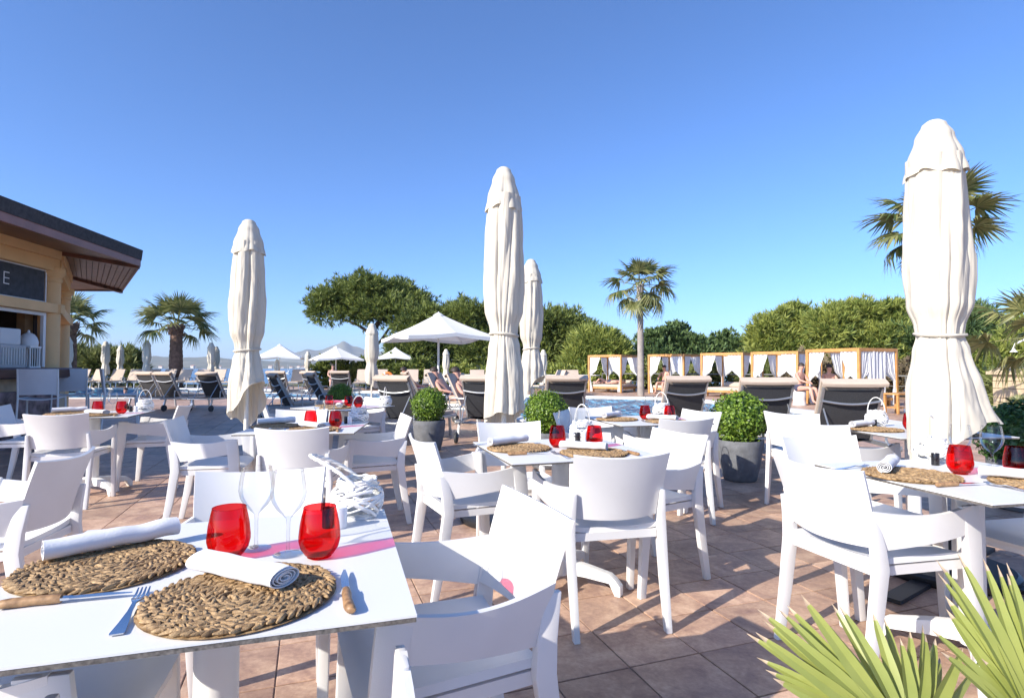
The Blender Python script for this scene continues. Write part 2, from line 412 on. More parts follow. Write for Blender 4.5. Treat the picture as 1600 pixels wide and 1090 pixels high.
mx = n.nodes.new('ShaderNodeMixShader'); n.links.new(fr.outputs[0], mx.inputs[0]); n.links.new(tr.outputs[0], mx.inputs[1]); n.links.new(gl.outputs[0], mx.inputs[2])
n.links.new(mx.outputs[0], n.nodes['Material Output'].inputs[0])
struct(sheet([POOL], -0.07, 'pool_water', mw))

# terrace tiles: the ~300 largest in view as single parts, the rest joined
terrace = struct(link('terrace', None))
tm = MB(); g = 0.0030; hs = TILE/2-g
tm.loft([rect(0, 0, -0.012, 2*hs, 2*hs), rect(0, 0, -0.0015, 2*hs, 2*hs), rect(0, 0, 0.0, 2*hs-0.004, 2*hs-0.004)])
tile_me = tm.mesh('tile', M_tile, smooth=False)
ca, sa = cos(TANG), sin(TANG)
cells = []
for i in range(-50, 60):
    for j in range(-40, 60):
        x = (i+.5)*TILE; y = (j+.5)*TILE
        X = TO.x+x*ca-y*sa; Y = TO.y+x*sa+y*ca
        if -1.5 < Y < 14 and -9 < X < 9.5 and not inside(X, Y, OUT) and not any(inside(X+a, Y+b, OUT) for a, b in ((.3, 0), (-.3, 0), (0, .3), (0, -.3))):
            vis = Y > 1.75 and abs(X) < 0.93*Y+0.25
            cells.append((0 if vis else 1, Y if vis else 0, X, Y))
cells.sort()
for k, (a, b, X, Y) in enumerate(cells[:300]):
    o = link('tile', tile_me, terrace); o.location = (X, Y, random.uniform(-0.0012, 0.0008)); o.rotation_euler = (random.uniform(-.0015, .0015), random.uniform(-.0015, .0015), TANG)
mb = MB()
for (a, b, X, Y) in cells[300:]:
    z = random.uniform(-0.001, 0.0008)
    def q(s, zz): return [(X+px*ca-py*sa, Y+px*sa+py*ca, zz+z) for px, py in ((-s, -s), (s, -s), (s, s), (-s, s))]
    o = len(mb.v); mb.v.extend(q(hs, -0.012)+q(hs, -0.0015)+q(hs-.002, 0.0))
    for t in range(2):
        for e in range(4): mb.f.append((o+t*4+e, o+t*4+(e+1) % 4, o+t*4+4+(e+1) % 4, o+t*4+4+e)); mb.mi.append(0)
    mb.f.append((o+8, o+9, o+10, o+11)); mb.mi.append(0)
stuff(mb.build('far_tiles', M_tile, terrace, smooth=False))

# land beyond the pool deck, sea, far shore
M_scrub = mat('scrub_ground', (0.13, 0.125, 0.055), 0.95, var=0.4, scale=0.5, bump=0.5, bscale=3)
mb = MB()
def terr(u, v):
    x = -220+440*u; y = 33.9+70*v
    z = -0.02-0.2*min(1, max(0, (y-36)/8))-9.5*max(0, (y-46)/40)**1.0
    return (x, y, max(z, -12)+0.25*sin(x*.7)*sin(y*.9)*(1 if y > 40 else 0))
mb.grid(terr, 60, 30); struct(mb.build('hillside', M_scrub))
M_sea = mat('sea_water', (0.03, 0.10, 0.20), 0.25, var=0.3, scale=0.02, bump=0.4, bscale=0.4, spec=0.4)
mb = MB(); mb.add([(-8500, 60, -9), (8500, 60, -9), (8500, 9500, -9), (-8500, 9500, -9)], [(0, 1, 2, 3)])
struct(mb.build('sea', M_sea, smooth=False))
M_hill = mat('hill_scrub', (0.075, 0.10, 0.06), 0.95, var=0.35, scale=0.006, detail=8, var2=(0.20, 0.18, 0.12))
from mathutils import noise
def ridge(name, prof, Y, depth, seed):
    """prof: list of (photo x, photo y of the skyline)"""
    mb = MB(); nu = 140
    def h(x):
        for (a, b), (c, d) in zip(prof, prof[1:]):
            if a <= x <= c: return b+(d-b)*(x-a)/(c-a)
        return 576
    def fn(u, v):
        x = prof[0][0]+(prof[-1][0]-prof[0][0])*u
        top = dz(h(x), Y)+9
        y = Y-depth*(1-v) if v <= 1 else Y
        z = -9+top*(v**1.4)+noise.noise((x*.06+seed, v*4, 0))*top*.10*v
        return (dx(x, Y)*(y/Y), y, z)
    mb.grid(fn, nu, 10)
    def fb(u, v):
        x, y, z = fn(u, 1); return (x*(1+.05*v), y+depth*v, z*(1-v)-10*v)
    mb.grid(fb, nu, 4)
    return struct(mb.build(name, M_hill, angle=80))
ridge('far_hill', [(-250, 571), (-60, 568), (60, 566), (140, 563), (205, 560), (240, 556), (285, 559), (325, 557), (372, 562), (430, 564), (480, 567), (520, 573)], 4200, 900, 1)
ridge('mountain', [(400, 574), (440, 560), (462, 551), (478, 545), (505, 547), (520, 539), (535, 533), (552, 541), (575, 547), (620, 552), (700, 558), (800, 566), (900, 572)], 7000, 2200, 5)

# white town specks and boats on the far shore
town = []
random.seed(21)
M_house = mat('far_house_wall', (0.62, 0.57, 0.50), 0.9, var=0.1)
hp = MB(); hp.box((0, 0, 4), (14, 10, 8)); hp_me = hp.mesh('house_wall', M_house, smooth=False)
rp = MB(); rp.add([(-7.4, -5.4, 8), (7.4, -5.4, 8), (7.4, 5.4, 8), (-7.4, 5.4, 8), (-7.4, 0, 10.5), (7.4, 0, 10.5)], [(0, 1, 5, 4), (2, 3, 4, 5), (0, 4, 3), (1, 2, 5)])
rp_me = rp.mesh('house_roof', mat('clay_roof', (0.35, 0.17, 0.10), 0.9, var=0.1), smooth=False)
for k in range(46):
    x = random.choice([random.uniform(150, 350), random.uniform(205, 345), random.uniform(420, 490)])
    Y = random.uniform(3250, 3420)
    o = thing('far_house', 'small pale house on the far shore of the bay', 'house', (dx(x, Y), Y, -9+random.uniform(0, 4)), random.uniform(-.5, .5), 'houses along the far shore')
    s = random.uniform(.8, 1.7); o.scale = (s, s, s)
    link('wall', hp_me, o); link('roof', rp_me, o)
bt = MB()
bt.loft([[(-5, 0, 0.9), (-4.6, -1.4, 1.0), (3, -1.5, 1.2), (5.4, 0, 1.5), (3, 1.5, 1.2), (-4.6, 1.4, 1.0)], [(-4.4, 0, -.3), (-4, -.9, -.3), (2.6, -.9, -.3), (4.6, 0, -.3), (2.6, .9, -.3), (-4, .9, -.3)][::1]])
bt.box((-.5, 0, 1.9), (4, 1.8, 1.2)); boat_me = bt.mesh('hull', mat('boat_white', (0.75, 0.75, 0.75), 0.5), smooth=False)
ms = MB(); ms.tube([(0.5, 0, 1), (0.5, 0, 14)], [.14, .08], 6); ms.tube([(0.4, 0, 2.6), (-4.4, 0, 2.6)], .1, 6); mast_me = ms.mesh('mast', mat('boat_white', (0.75, 0.75, 0.75)), smooth=False)
for k, (x, Y) in enumerate([(437, 700), (449, 760), (461, 820), (452, 1100), (470, 1300), (427, 900), (478, 1500)]):
    o = thing('sailing_boat', 'white sailing boat moored on the bay below the mountain', 'boat', (dx(x, Y), Y, -9), random.uniform(0, 3), 'boats moored on the bay')
    link('hull', boat_me, o); link('mast', mast_me, o)
random.seed(7)

# ------------------------------------------------------------------ bar kiosk
KD = Vector((-.119, .993, 0)); KN = Vector((.993, .119, 0))
W1 = Vector((-7.55, 9.17, 0)); W0 = W1-KD*4.1; W2 = Vector((-9.3, 11.6, 0)); W3 = Vector((-13, 11.4, 0)); Wm = Vector((-9.9, 2.9, 0)); Wm2 = Vector((-13, 3.2, 0))
E1 = Vector((-6.39, 9.61, 0)); E0 = E1-KD*4.4; E2 = Vector((-8.9, 12.8, 0)); E3 = Vector((-14, 12.7, 0)); Em = Vector((-9.4, 1.7, 0)); Em2 = Vector((-14, 1.7, 0))
def zz(v, z): return Vector((v.x, v.y, z))
bar = thing('bar_kiosk', 'ochre pool bar with wooden eaves and dark counter', 'bar', (0, 0, 0))
ev = [Em2, Em, E0, E1, E2, E3]; wv = [Wm2, Wm, W0, W1, W2, W3]
ZS, ZW = 2.93, 3.10
apex = Vector((-11.6, 7.2, 4.15))
mb = MB()
for a, b in zip(ev+[], ev[1:]+ev[:1]):
    mb.add([zz(a, 3.17), zz(b, 3.17), apex], [(0, 1, 2)])
roof = mb.build('roof', M_shingle, bar, smooth=False)
mb = MB()
for a, b in zip(ev, ev[1:]+ev[:1]):
    d = (b-a).normalized(); nn = Vector((d.y, -d.x, 0))*0.03
    mb.add([zz(a, 3.02)+nn, zz(b, 3.02)+nn, zz(b, 3.19)+nn*1.6, zz(a, 3.19)+nn*1.6, zz(a, 3.02), zz(b, 3.02), zz(b, 3.172), zz(a, 3.172)], [(0, 1, 2, 3), (3, 2, 6, 7), (1, 0, 4, 5)])
mb.build('shingle_edge', M_shingle, roof, smooth=False)
mb = MB()
for a, b in zip(ev, ev[1:]+ev[:1]):
    d = (b-a).normalized(); nn = Vector((d.y, -d.x, 0))*0.018
    mb.add([zz(a, ZS-.02)+nn, zz(b, ZS-.02)+nn, zz(b, 3.02)+nn, zz(a, 3.02)+nn, zz(a, ZS-.02)-nn, zz(b, ZS-.02)-nn], [(0, 1, 2, 3), (1, 0, 4, 5)])
mb.build('fascia', M_fascia, roof, smooth=False)
mb = MB()
for k in range(len(ev)-1):
    if k == 3: continue
    mb.add([zz(ev[k], ZS), zz(ev[k+1], ZS), zz(wv[k+1], ZW), zz(wv[k], ZW)], [(3, 2, 1, 0)])
mb.build('soffit', M_brown, roof, smooth=False)
NP = 13
for k in range(NP):            # tongue-and-groove boards under the eave
    t0, t1 = k/NP+.004, (k+1)/NP-.004
    pts = []
    for zoff in (0, .018):
        for (A, B, t) in ((W1, E1, t0), (W1, E1, t1), (W2, E2, t1), (W2, E2, t0)):
            p = zz(A, ZW).lerp(zz(B, ZS), t); pts.append(p+Vector((0, 0, zoff+(k % 3)*.003)))
    m2 = MB(); m2.add(pts, [(0, 1, 2, 3), (7, 6, 5, 4), (0, 4, 5, 1), (1, 5, 6, 2), (2, 6, 7, 3), (3, 7, 4, 0)]); m2.build('soffit_board', M_brown, roof, smooth=False)
for a, b in ((W0, E0), (W1, E1), (W2, E2)):
    m2 = MB(); m2.beam(zz(a, ZW-.03), zz(b, ZS-.035), .07, .06); m2.build('hip_rafter', M_brown, roof, smooth=False)
def column(p, r=.15):
    m = MB(); m.lathe([(r*1.25, 0), (r*1.25, .1), (r*1.02, .14), (r, .3), (r*.94, 2.56), (r*1.06, 2.58), (r*1.06, 2.62), (r*.98, 2.64), (r*1.25, 2.70), (r*1.32, 2.71), (r*1.32, 2.80), (0.01, 2.80)], 28)
    o = m.build('column', M_ochre, bar); o.location = p; return o
for p in (W0, W1, W2, Wm): column(p)
def wall_beam(a, b, z0, z1, th, out, name, m, ext=0.0):
    d = (b-a).normalized(); nn = Vector((d.y, -d.x, 0))
    q = MB(); q.beam(zz(a, (z0+z1)/2)+nn*out-d*ext, zz(b, (z0+z1)/2)+nn*out+d*ext, th, z1-z0)
    return q.build(name, m, bar, smooth=False, bevel=.006)
for a, b in ((Wm, W0), (W0, W1), (W1, W2), (W2, W3)):
    wall_beam(a, b, 2.94, 3.12, .34, 0, 'cornice', M_ochre); wall_beam(a, b, 2.74, 2.936, .28, 0, 'frieze', M_ochre)
    wall_beam(a, b, 2.06, 2.21, .20, 0.06, 'lintel', M_ochre, .12)
    wall_beam(a, b, 2.214, 2.736, .10, -.06, 'wall', M_ochre)
for a, b in ((Wm, W0), (W2, W3)):
    wall_beam(a, b, 0.0, 2.05, .16, -.02, 'wall', M_ochre)
# chalk sign with its visible last letter
sg = wall_beam(W0+KD*.35, W1-KD*.2, 2.235, 2.72, .03, .03, 'menu_sign', M_chalk)
mb = MB()
sa_, sb_ = W0+KD*.33, W1-KD*.18
for z in (2.228, 2.727): mb.beam(zz(sa_, z)+KN*.05, zz(sb_, z)+KN*.05, .02, .014)
for p in (sa_, sb_): mb.beam(zz(p, 2.222)+KN*.05, zz(p, 2.734)+KN*.05, .02, .014)
mb.build('sign_frame', M_whitemetal, sg, smooth=False)
mb = MB(); le = W1-KD*1.04; zl = 2.40
mb.beam(zz(le, zl)+KN*.048, zz(le, zl+.18)+KN*.048, .004, .014, up=(0, 1, 0))
for z in (zl+.007, zl+.09, zl+.173): mb.beam(zz(le, z)+KN*.048, zz(le+KD*.1, z)+KN*.048, .004, .014)
mb.build('letter', mat('sign_white', (.8, .8, .8), .6), sg, smooth=False)
# serving window frame, dark interior back wall, counter, base
mb = MB()
for p in (W0+KD*.2, W1-KD*.2): mb.beam(zz(p, 1.19)+KN*.04, zz(p, 2.055)+KN*.04, .05, .05)
mb.beam(zz(W0+KD*.2, 2.03)+KN*.04, zz(W1-KD*.2, 2.03)+KN*.04, .05, .05)
mb.build('window_frame', M_whitemetal, bar, smooth=False)
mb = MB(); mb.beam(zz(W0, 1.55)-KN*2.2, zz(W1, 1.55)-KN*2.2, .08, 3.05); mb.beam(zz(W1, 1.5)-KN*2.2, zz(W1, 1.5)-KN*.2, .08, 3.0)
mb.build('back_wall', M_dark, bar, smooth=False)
mb = MB(); mb.beam(zz(W1, 1.62)-KN*.22-KD*.12, zz(W1, 1.62)-KN*.22-KD*.3, .12, .85); mb.build('inner_post', mat('inner_wood', (.22, .12, .05), .6, var=.2), bar, smooth=False)
ctop = MB(); ctop.loft([[zz(W0-KD*.1, z)-KN*.16, zz(W0-KD*.1, z)+KN*(.42-e), zz(W1+KD*(.2-e), z)+KN*(.42-e), zz(W1+KD*(.36-e), z)+KN*(.30-e), zz(W1+KD*(.36-e), z)-KN*.16] for z, e in ((1.02, .03), (1.04, 0), (1.15, 0), (1.175, .02))])
ctop.build('counter_top', mat('counter_wood', (.075, .028, .022), .3, var=.3, scale=5), bar, smooth=False)
wall_beam(W0, W1, .83, 1.02, .34, .0, 'counter_band', M_sand)
wall_beam(W0, W1, .0, .828, .36, .0, 'counter_base', M_marble)
wall_beam(W1, W2, .0, 1.0, .3, -.05, 'side_base', M_sand); wall_beam(W1, W2, 1.0, 1.15, .45, .0, 'side_counter', MATS['counter_wood'])
# things on the counter
cm = thing('coffee_machine', 'grey slatted coffee machine standing on the bar counter', 'coffee machine', zz(W1-KD*.95-KN*.0, 1.175), atan2(KN.y, KN.x))
mb = MB(); mb.box((0, 0, .17), (.28, .5, .34)); mb.build('body', M_grey, cm, smooth=False, bevel=.012)
for k in range(9):
    mb = MB(); mb.box((.146, -.21+k*.052, .17), (.012, .018, .24)); mb.build('slat', mat('pale_slat', (.6, .6, .57), .5), cm, smooth=False)
mb = MB(); mb.box((0, -.03, .46), (.24, .40, .24)); mb.build('hopper', mat('pale_appliance', (.62, .63, .63), .4), cm, smooth=False, bevel=.02)
ln = thing('white_lantern', 'ornate white arched lantern on the bar counter', 'lantern', zz(W1-KD*.48+KN*.02, 1.175), atan2(KN.y, KN.x))
mb = MB()
for x in (-.09, .09):
    for y in (-.1, .1): mb.box((x, y, .16), (.022, .022, .32))
for z in (.01, .32):
    mb.box((0, 0, z), (.22, .24, .03))
mb.build('frame', M_whitemetal, ln, smooth=False, bevel=.003)
mb = MB(); mb.lathe([(.12, .335), (.125, .40), (.105, .47), (.07, .52), (.02, .545), (.015, .58), (.0, .585)], 20); mb.build('dome', M_whitemetal, ln)
for y in (-.05, .0, .05):
    mb = MB(); mb.box((.095, y, .16), (.01, .012, .28)); mb.build('bar', M_whitemetal, ln, smooth=False)

# ------------------------------------------------------------------ bar stools
def make_stool():
    t = thing('bar_stool', '', 'bar stool')
    mb = MB()
    mb.shell(lambda u, v: (-.21+.42*u, -.20-.05*v-.03*(1-(2*u-1)**2), .80+.36*v), 12, 6, .012); mb.build('backrest', mat('sling_white', (.66, .67, .69), .6, var=.03), t)
    mb = MB(); mb.shell(lambda u, v: (-.21+.42*u, -.19+.40*v, .745-.02*sin(pi*u)), 8, 8, .014); mb.build('seat', MATS['sling_white'], t)
    for sx in (-1, 1):
        mb = MB(); mb.tube([(sx*.235, -.265, 0), (sx*.222, -.205, .75), (sx*.222, -.245, 1.16)], .013, 8); mb.build('leg', M_whitemetal, t)
        mb = MB(); mb.tube([(sx*.235, .255, 0), (sx*.222, .20, .75), (sx*.222, -.2, .75)], .013, 8); mb.build('leg', M_whitemetal, t)
    mb = MB(); mb.tube([(-.23, .235, .27), (.23, .235, .27)], .011, 8); mb.tube([(-.23, -.245, .27), (.23, -.245, .27)], .011, 8); mb.build('footrest', M_whitemetal, t)
    return t
st = make_stool(); ss = {}
place(st, ss, (dx(68, 8.1), 8.1, 0), rot_facing(-.45, .9), 'tall white sling bar stool nearest the chalk sign of the bar')
place(st, ss, (dx(112, 9.3), 9.3, 0), rot_facing(-.55, .84), 'tall white sling bar stool at the rounded end of the bar counter')
place(st, ss, (dx(190, 9.0), 9.0, 0), rot_facing(.80, .60), 'tall bar stool standing sideways away from the bar, by the pool')

# ------------------------------------------------------------------ parasols
def sm(x): return x*x*(3-2*x)
def interp(pts, t):
    for (a, b), (c, d) in zip(pts, pts[1:]):
        if t <= c: return b+(d-b)*sm(max(0, min(1, (t-a)/(c-a))))
    return pts[-1][1]
PR = [(0, .80), (.12, .84), (.28, .95), (.42, 1.02), (.54, .93), (.61, .70), (.635, .66), (.68, .78), (.80, .95), (1.0, .98)]
def canopy_fn(zt, zb, R, seed, flare=(0, 0), hem=.2, nrib=8, hemdir=0.0, fold=.29):
    def fn(u, v):
        th = 2*pi*u
        t = .11+.89*v
        tw = th+.35*t+.35*noise.noise((cos(th)*1.1+seed, sin(th)*1.1, t*1.6))
        lobe = abs(sin(nrib/2*tw+seed))**.55
        lobe2 = abs(sin((nrib/2-1)*tw+seed*2.3+2*t))**.8
        amp = fold*(.45+.55*interp([(.1, .25), (.35, 1), (.58, .8), (.62, .45), (.7, .8), (1, 1.2)], t))
        w2 = .35+.4*noise.noise((seed*3, t*2, 1))
        r = R*interp(PR, t)*(1-amp*(1-(lobe*(1-w2)+lobe2*w2)))
        r *= 1+.10*noise.noise((cos(th)*1.7+seed*2, sin(th)*1.7, t*3.0))
        r *= 1+.035*noise.noise((cos(th)*5+seed*2, sin(th)*5, t*9.0))+.02*noise.noise((cos(th)*9+seed, sin(th)*9, t*22.0))
        cr = .5+.5*noise.noise((cos(th)*2+seed, sin(th)*2, t*2.5+4)); r *= 1-.055*cr*(1-abs(sin(7*tw+seed*3+1.5*t))**.35)-.035*(1-cr)*(1-abs(sin(11*tw+seed*5-2*t))**.4)
        wst = math.exp(-((t-.63)/.05)**2); r *= 1-.045*wst*(.5+.5*sin(19*tw+seed))
        k = max(0, (t-.62)/.38)
        hemcut = hem*(.5+.5*cos(th-hemdir)+.16*sin(2*th+seed*1.7)+.05*sin(5*th+seed))/1.2
        z = zt-(zt-zb)*(t-hemcut*k*k)
        fx = flare[0]*k**1.5*max(0, cos(th-atan2(flare[1], flare[0]) if hypot(*flare) else 0)); fy = fx*(flare[1]/flare[0]) if flare[0] else 0
        return (r*cos(th)+fx, r*sin(th)+fy, z)
    return fn
def closed_parasol(label, x, y, zt, zb, R, seed, flare=(0, 0), hem=.2, hemdir=0.0, nu=240, nv=80, base=True, pole_col=None, grp=None):
    t = thing('closed_parasol', label, 'parasol', (x, y, 0), 0, grp)
    mb = MB(); mb.grid(canopy_fn(zt, zb, R, seed, flare, hem, hemdir=hemdir), nu, nv, wrap=True); mb.build('canopy', M_cream, t, angle=180)
    H = zt-zb
    def cap(u, v):
        th = 2*pi*u; lobe = abs(sin(4*th+seed*.7+.4*v))**.45; lob2 = abs(sin(3*th+seed))**.9
        r = R*interp([(0, .20), (.05, .34), (.30, .56), (.7, .80), (1, .93)], v)*(1-.26*v*(1-(.6*lobe+.4*lob2)))
        z = zt-H*(.165*v)*(1+.04*v*sin(3*th+seed)+.02*v*sin(8*th))+.004
        return (r*cos(th), r*sin(th), z)
    c = MB(); c.grid(cap, max(24, nu//2), 18, wrap=True); c.lathe([(0.001, zt+.008), (R*.12, zt+.008), (R*.20, zt+.003)], max(24, nu//2)); c.build('vent_cap', M_cream, t, angle=180)
    zw = zt-H*.63; ang0 = seed
    c = MB(); fnc = canopy_fn(zt, zb, R, seed, flare, hem, fold=.2)
    pts = []
    for k in range(33):
        p = Vector(fnc(k/32, (.628-.11)/.89)); q = Vector((p.x, p.y, 0)); q = q.normalized()*max(q.length+.006, R*.64); pts.append((q.x, q.y, zw+.012*sin(2*pi*k/32+seed)))
    c.tube(pts, .010, 6, cap=False); c.build('tie_cord', M_cream, t)
    c = MB(); c.tube([(0, 0, .02), (0, 0, zt-.03)], .021, 12); c.build('pole', mat('ivory_pole', (.72, .70, .62), .4), t)
    if base:
        c = MB(); c.lathe([(.33, 0), (.34, .015), (.34, .045), (.32, .06), (.045, .065), (.045, .30), (.03, .31)], 36); c.build('base', M_black, t)
    return t
closed_parasol('closed cream parasol with its pole bared below the lifted hem', dx(386, 5.25), 5.25, dz(343, 5.25), .63, .168, 1.3, (.03, -.02), .24, radians(-40))
closed_parasol('tallest slim closed cream parasol in front of a shorter one', dx(787, 4.45), 4.45, dz(260, 4.45), .66, .166, 4.1, (.0, 0), .12, radians(-60))
closed_parasol('closed cream parasol partly hidden by a taller one, behind a boxwood ball', dx(830, 8.0), 8.0, dz(405, 8.0), .70, .178, 2.2, (.03, 0), .22, radians(0), nu=96, nv=50)
bigu = closed_parasol('broad closed cream parasol with flared skirt beside fan palm leaves', dx(1468, 3.3), 3.3, dz(186, 3.3), .64, .176, 6.37, (.17, .0), .17, radians(10))
mb = MB()
for a in (radians(35), radians(125)):
    d = Vector((cos(a), sin(a), 0))*.72; mb.beam(Vector((0, 0, .013))-d, Vector((0, 0, .013))+d, .09, .02)
mb.build('cross_foot', M_black, bigu, smooth=False)
# unseen parasol added outside the view to shade the table beside the bared-pole one
closed_parasol('unseen closed cream parasol added to shade the table beside the bared-pole parasol', -3.75, 2.61, 2.7, .7, .18, 5.3, nu=64, nv=36)
# small closed parasols round the pool
far_me = MB(); far_me.grid(canopy_fn(2.45, .55, .19, 2.7, (0, 0), .12), 40, 26, wrap=True); far_me = far_me.mesh('canopy', M_cream, angle=180)
far_pole = MB(); far_pole.tube([(0, 0, 0), (0, 0, 2.47)], .022, 8); far_pole = far_pole.mesh('pole', MATS['ivory_pole'])
far_base = MB(); far_base.lathe([(.28, 0), (.28, .05), (.04, .06), (.04, .2)], 16); far_base = far_base.mesh('base', M_black)
far_cap = MB()
def _c(u, v):
    th = 2*pi*u; r = .19*interp([(0, .1), (.1, .45), (1, .95)], v)*(1-.12*v*(1-abs(sin(4*th)))); return (r*cos(th), r*sin(th), 2.475-.34*v)
far_cap.grid(_c, 32, 8, wrap=True); far_cap = far_cap.mesh('vent_cap', M_cream, angle=180)
def small_closed(px_, Y, ytop, label, grp=None):
    zt = dz(ytop, Y); s = zt/2.47
    o = thing('closed_parasol', label, 'parasol', (dx(px_, Y), Y, 0), random.uniform(0, 6), grp); o.scale = (s*1.15, s*1.15, s)
    for n_, m_ in (('canopy', far_me), ('pole', far_pole), ('base', far_base), ('vent_cap', far_cap)): link(n_, m_, o)
small_closed(105, 26, 525, 'small closed parasol right beside the ochre bar column')
G = 'small closed parasols lined up behind the far loungers'
for a in ((165, 32.3, 533), (188, 35, 540), (229, 32, 531), (330, 33, 535), (338, 36, 541)):
    small_closed(*a, 'small closed cream parasol behind the row of beige loungers', G)
small_closed(433, 30, 561, 'small closed parasol under the open parasol beside the bared-pole one')
small_closed(481, 33, 549, 'small closed parasol standing between two open white parasols')
small_closed(518, 33, 557, 'small closed parasol under the open parasol below the mountain')
small_closed(581, 17.5, 505, 'closed cream parasol under the umbrella pine, tip touching an open parasol')
small_closed(697, 27, 545, 'small closed parasol in front of the dark pines beside the big open parasol')
small_closed(849, 24, 546, 'small closed parasol peeping out beside the shorter slim closed parasol')

def open_parasol(label, x, y, zt, half, drop, rz):
    t = thing('open_parasol', label, 'parasol', (x, y, 0), rz)
    mb = MB(); P = []
    corners = []
    for k in range(8):
        a = pi/4*k; r = half*(sqrt(2) if k % 2 else 1.0)
        corners.append(Vector((r*cos(a), r*sin(a), zt-drop*(1.0 if k % 2 else .86))))
    top = Vector((0, 0, zt))
    nn = 6
    for k in range(8):
        a, b = corners[k], corners[(k+1) % 8]
        def fn(u, v, a=a, b=b):
            p = top.lerp(a.lerp(b, u), v); sag = -.03*half*sin(pi*v)*1.0-.015*half*v*sin(pi*u); return (p.x, p.y, p.z+sag)
        o = MB(); o.grid(fn, 6, 6); mb.add(o.v, o.f)
    cv = mb.build('canopy', M_canvas, t, smooth=True, angle=8)
    mb = MB()
    for k in range(8):
        a, b = corners[k], corners[(k+1) % 8]
        def fv(u, v, a=a, b=b):
            p = a.lerp(b, u); return (p.x*1.002, p.y*1.002, p.z-.015*half*sin(pi*u)-.09*v)
        o = MB(); o.grid(fv, 6, 1); mb.add(o.v, o.f)
    mb.build('valance', M_canvas, cv, angle=30)
    for k in range(8):
        m = MB(); c = corners[k]; m.tube([(0, 0, zt-.06), (c.x*.97, c.y*.97, c.z-.03)], .012, 6); m.build('rib', M_whitemetal, t)
    m = MB(); m.tube([(0, 0, 0.02), (0, 0, zt+.0)], .028, 10); m.build('pole', M_whitemetal, t)
    m = MB(); m.lathe([(half*.13, zt-.065), (half*.07, zt-.01), (.02, zt+.02), (0.001, zt+.045)], 8); m.build('top_cap', M_canvas, t)
    m = MB(); m.lathe([(.35, 0), (.35, .05), (.05, .07), (.05, .3)], 20); m.build('base', M_black, t)
    return t
open_parasol('large open white parasol in front of the pines', dx(685, 14.6), 14.6, dz(489, 14.6), 1.18, .66, radians(28))
open_parasol('open white parasol partly behind the closed one with bared pole', dx(437, 30.5), 30.5, dz(538, 30.5), 1.15, .72, radians(15))
open_parasol('open white parasol below the mountain peak', dx(525, 31), 31, dz(541, 31), 1.22, .72, radians(30))
open_parasol('smallest open white parasol above the orange life ring', dx(618, 33), 33, dz(543, 33), .98, .62, radians(10))

# ------------------------------------------------------------------ loungers
def make_lounger(alpha=62, Lb=.68):
    t = thing('sun_lounger', '', 'sun lounger')
    a = radians(alpha); D = Vector((0, -cos(a), sin(a))); Nf = Vector((0, sin(a), cos(a)))   # Nf: sitter's side
    piv = Vector((0, -.1, .36))
    mb = MB()
    for sx in (-1, 1): mb.beam((sx*.33, -.72, .335), (sx*.33, 1.0, .335), .03, .05)
    for y in (-.72, 1.0): mb.beam((-.33, y, .335), (.33, y, .335), .05, .028)
    mb.build('frame', M_alu, t, smooth=False, bevel=.005)
    for sx in (-1, 1):
        m = MB(); m.beam((sx*.315, .80, .315), (sx*.315, .84, 0), .03, .045, up=(0, 1, 0)); m.build('leg', M_alu, t, smooth=False)
        m = MB(); m.beam((sx*.315, -.56, .315), (sx*.315, -.62, .09), .03, .045, up=(0, 1, 0)); l = m.build('leg', M_alu, t, smooth=False)
        m = MB(); c = (sx*.345, -.63, .085)
        rings = []
        for xx, r in ((-.018, .07), (-.014, .085), (.014, .085), (.018, .07)): rings.append([(c[0]+xx, c[1]+r*cos(2*pi*k/20), c[2]+r*sin(2*pi*k/20)) for k in range(20)])
        m.loft(rings); m.build('wheel', M_rubber, t)
        m = MB(); q = piv+Vector((sx*.30, 0, 0)); m.beam(q, q+D*Lb, .028, .04, up=Nf); m.build('back_frame', M_alu, t, smooth=False, bevel=.004)
        m = MB(); m.tube([piv+Vector((sx*.27, 0, 0))+D*.42-Nf*.02, (sx*.27, -.60, .345)], .009, 6); m.build('strut', M_alu, t)
        m = MB(); m.tube([(sx*.36, -.34, .34), (sx*.365, -.33, .53), (sx*.365, -.25, .56), (sx*.365, .05, .56), (sx*.36, .10, .53), (sx*.36, .10, .34)], .014, 8); m.build('armrest', M_alu, t)
    m = MB(); m.shell(lambda u, v: piv+Vector((-.285+.57*u, 0, 0))+D*(.02+(Lb-.05)*v)-Nf*(.012+.018*sin(pi*u)*sin(pi*v)), 8, 8, .006); m.build('back_sling', M_sling, t)
    m = MB(); m.tube([piv+Vector((-.30+.6*k/10, 0, 0))+D*(Lb*.77-.025*sin(pi*k/10))-Nf*(.028+.03*sin(pi*k/10)) for k in range(11)], .014, 8); m.build('crossbar', M_alu, t)
    m = MB(); m.shell(lambda u, v: (-.30+.6*u, -.1+1.08*v, .345-.02*sin(pi*u)), 6, 8, .006); m.build('seat_sling', M_sling, t)
    m = MB(); m.shell(lambda u, v: (-.30+.6*u, -.07+1.03*v, .392+.012*sin(pi*u)*(1-(2*v-1)**8)), 10, 16, .05); m.build('seat_cushion', M_beige, t)
    m = MB(); m.shell(lambda u, v: piv+Vector((-.33+.66*u, 0, 0))+D*(.05+(Lb+.02)*v)+Nf*(.036+.008*sin(pi*u)), 10, 10, .034); bc = m.build('back_cushion', M_beige, t)
    top = piv+D*(Lb+.07)
    def flap(u, v):
        s = v*.135; x = Vector((-.335+.67*u, 0, 0))
        if s < .095: return top+x+D*(.008)+Nf*(.055-s)
        k = s-.095
        return top+x+D*(.008-k)+Nf*(-.040-.010*sin(pi*u))
    m = MB(); m.shell(flap, 10, 16, .012); m.build('head_flap', M_beige, bc)
    return t
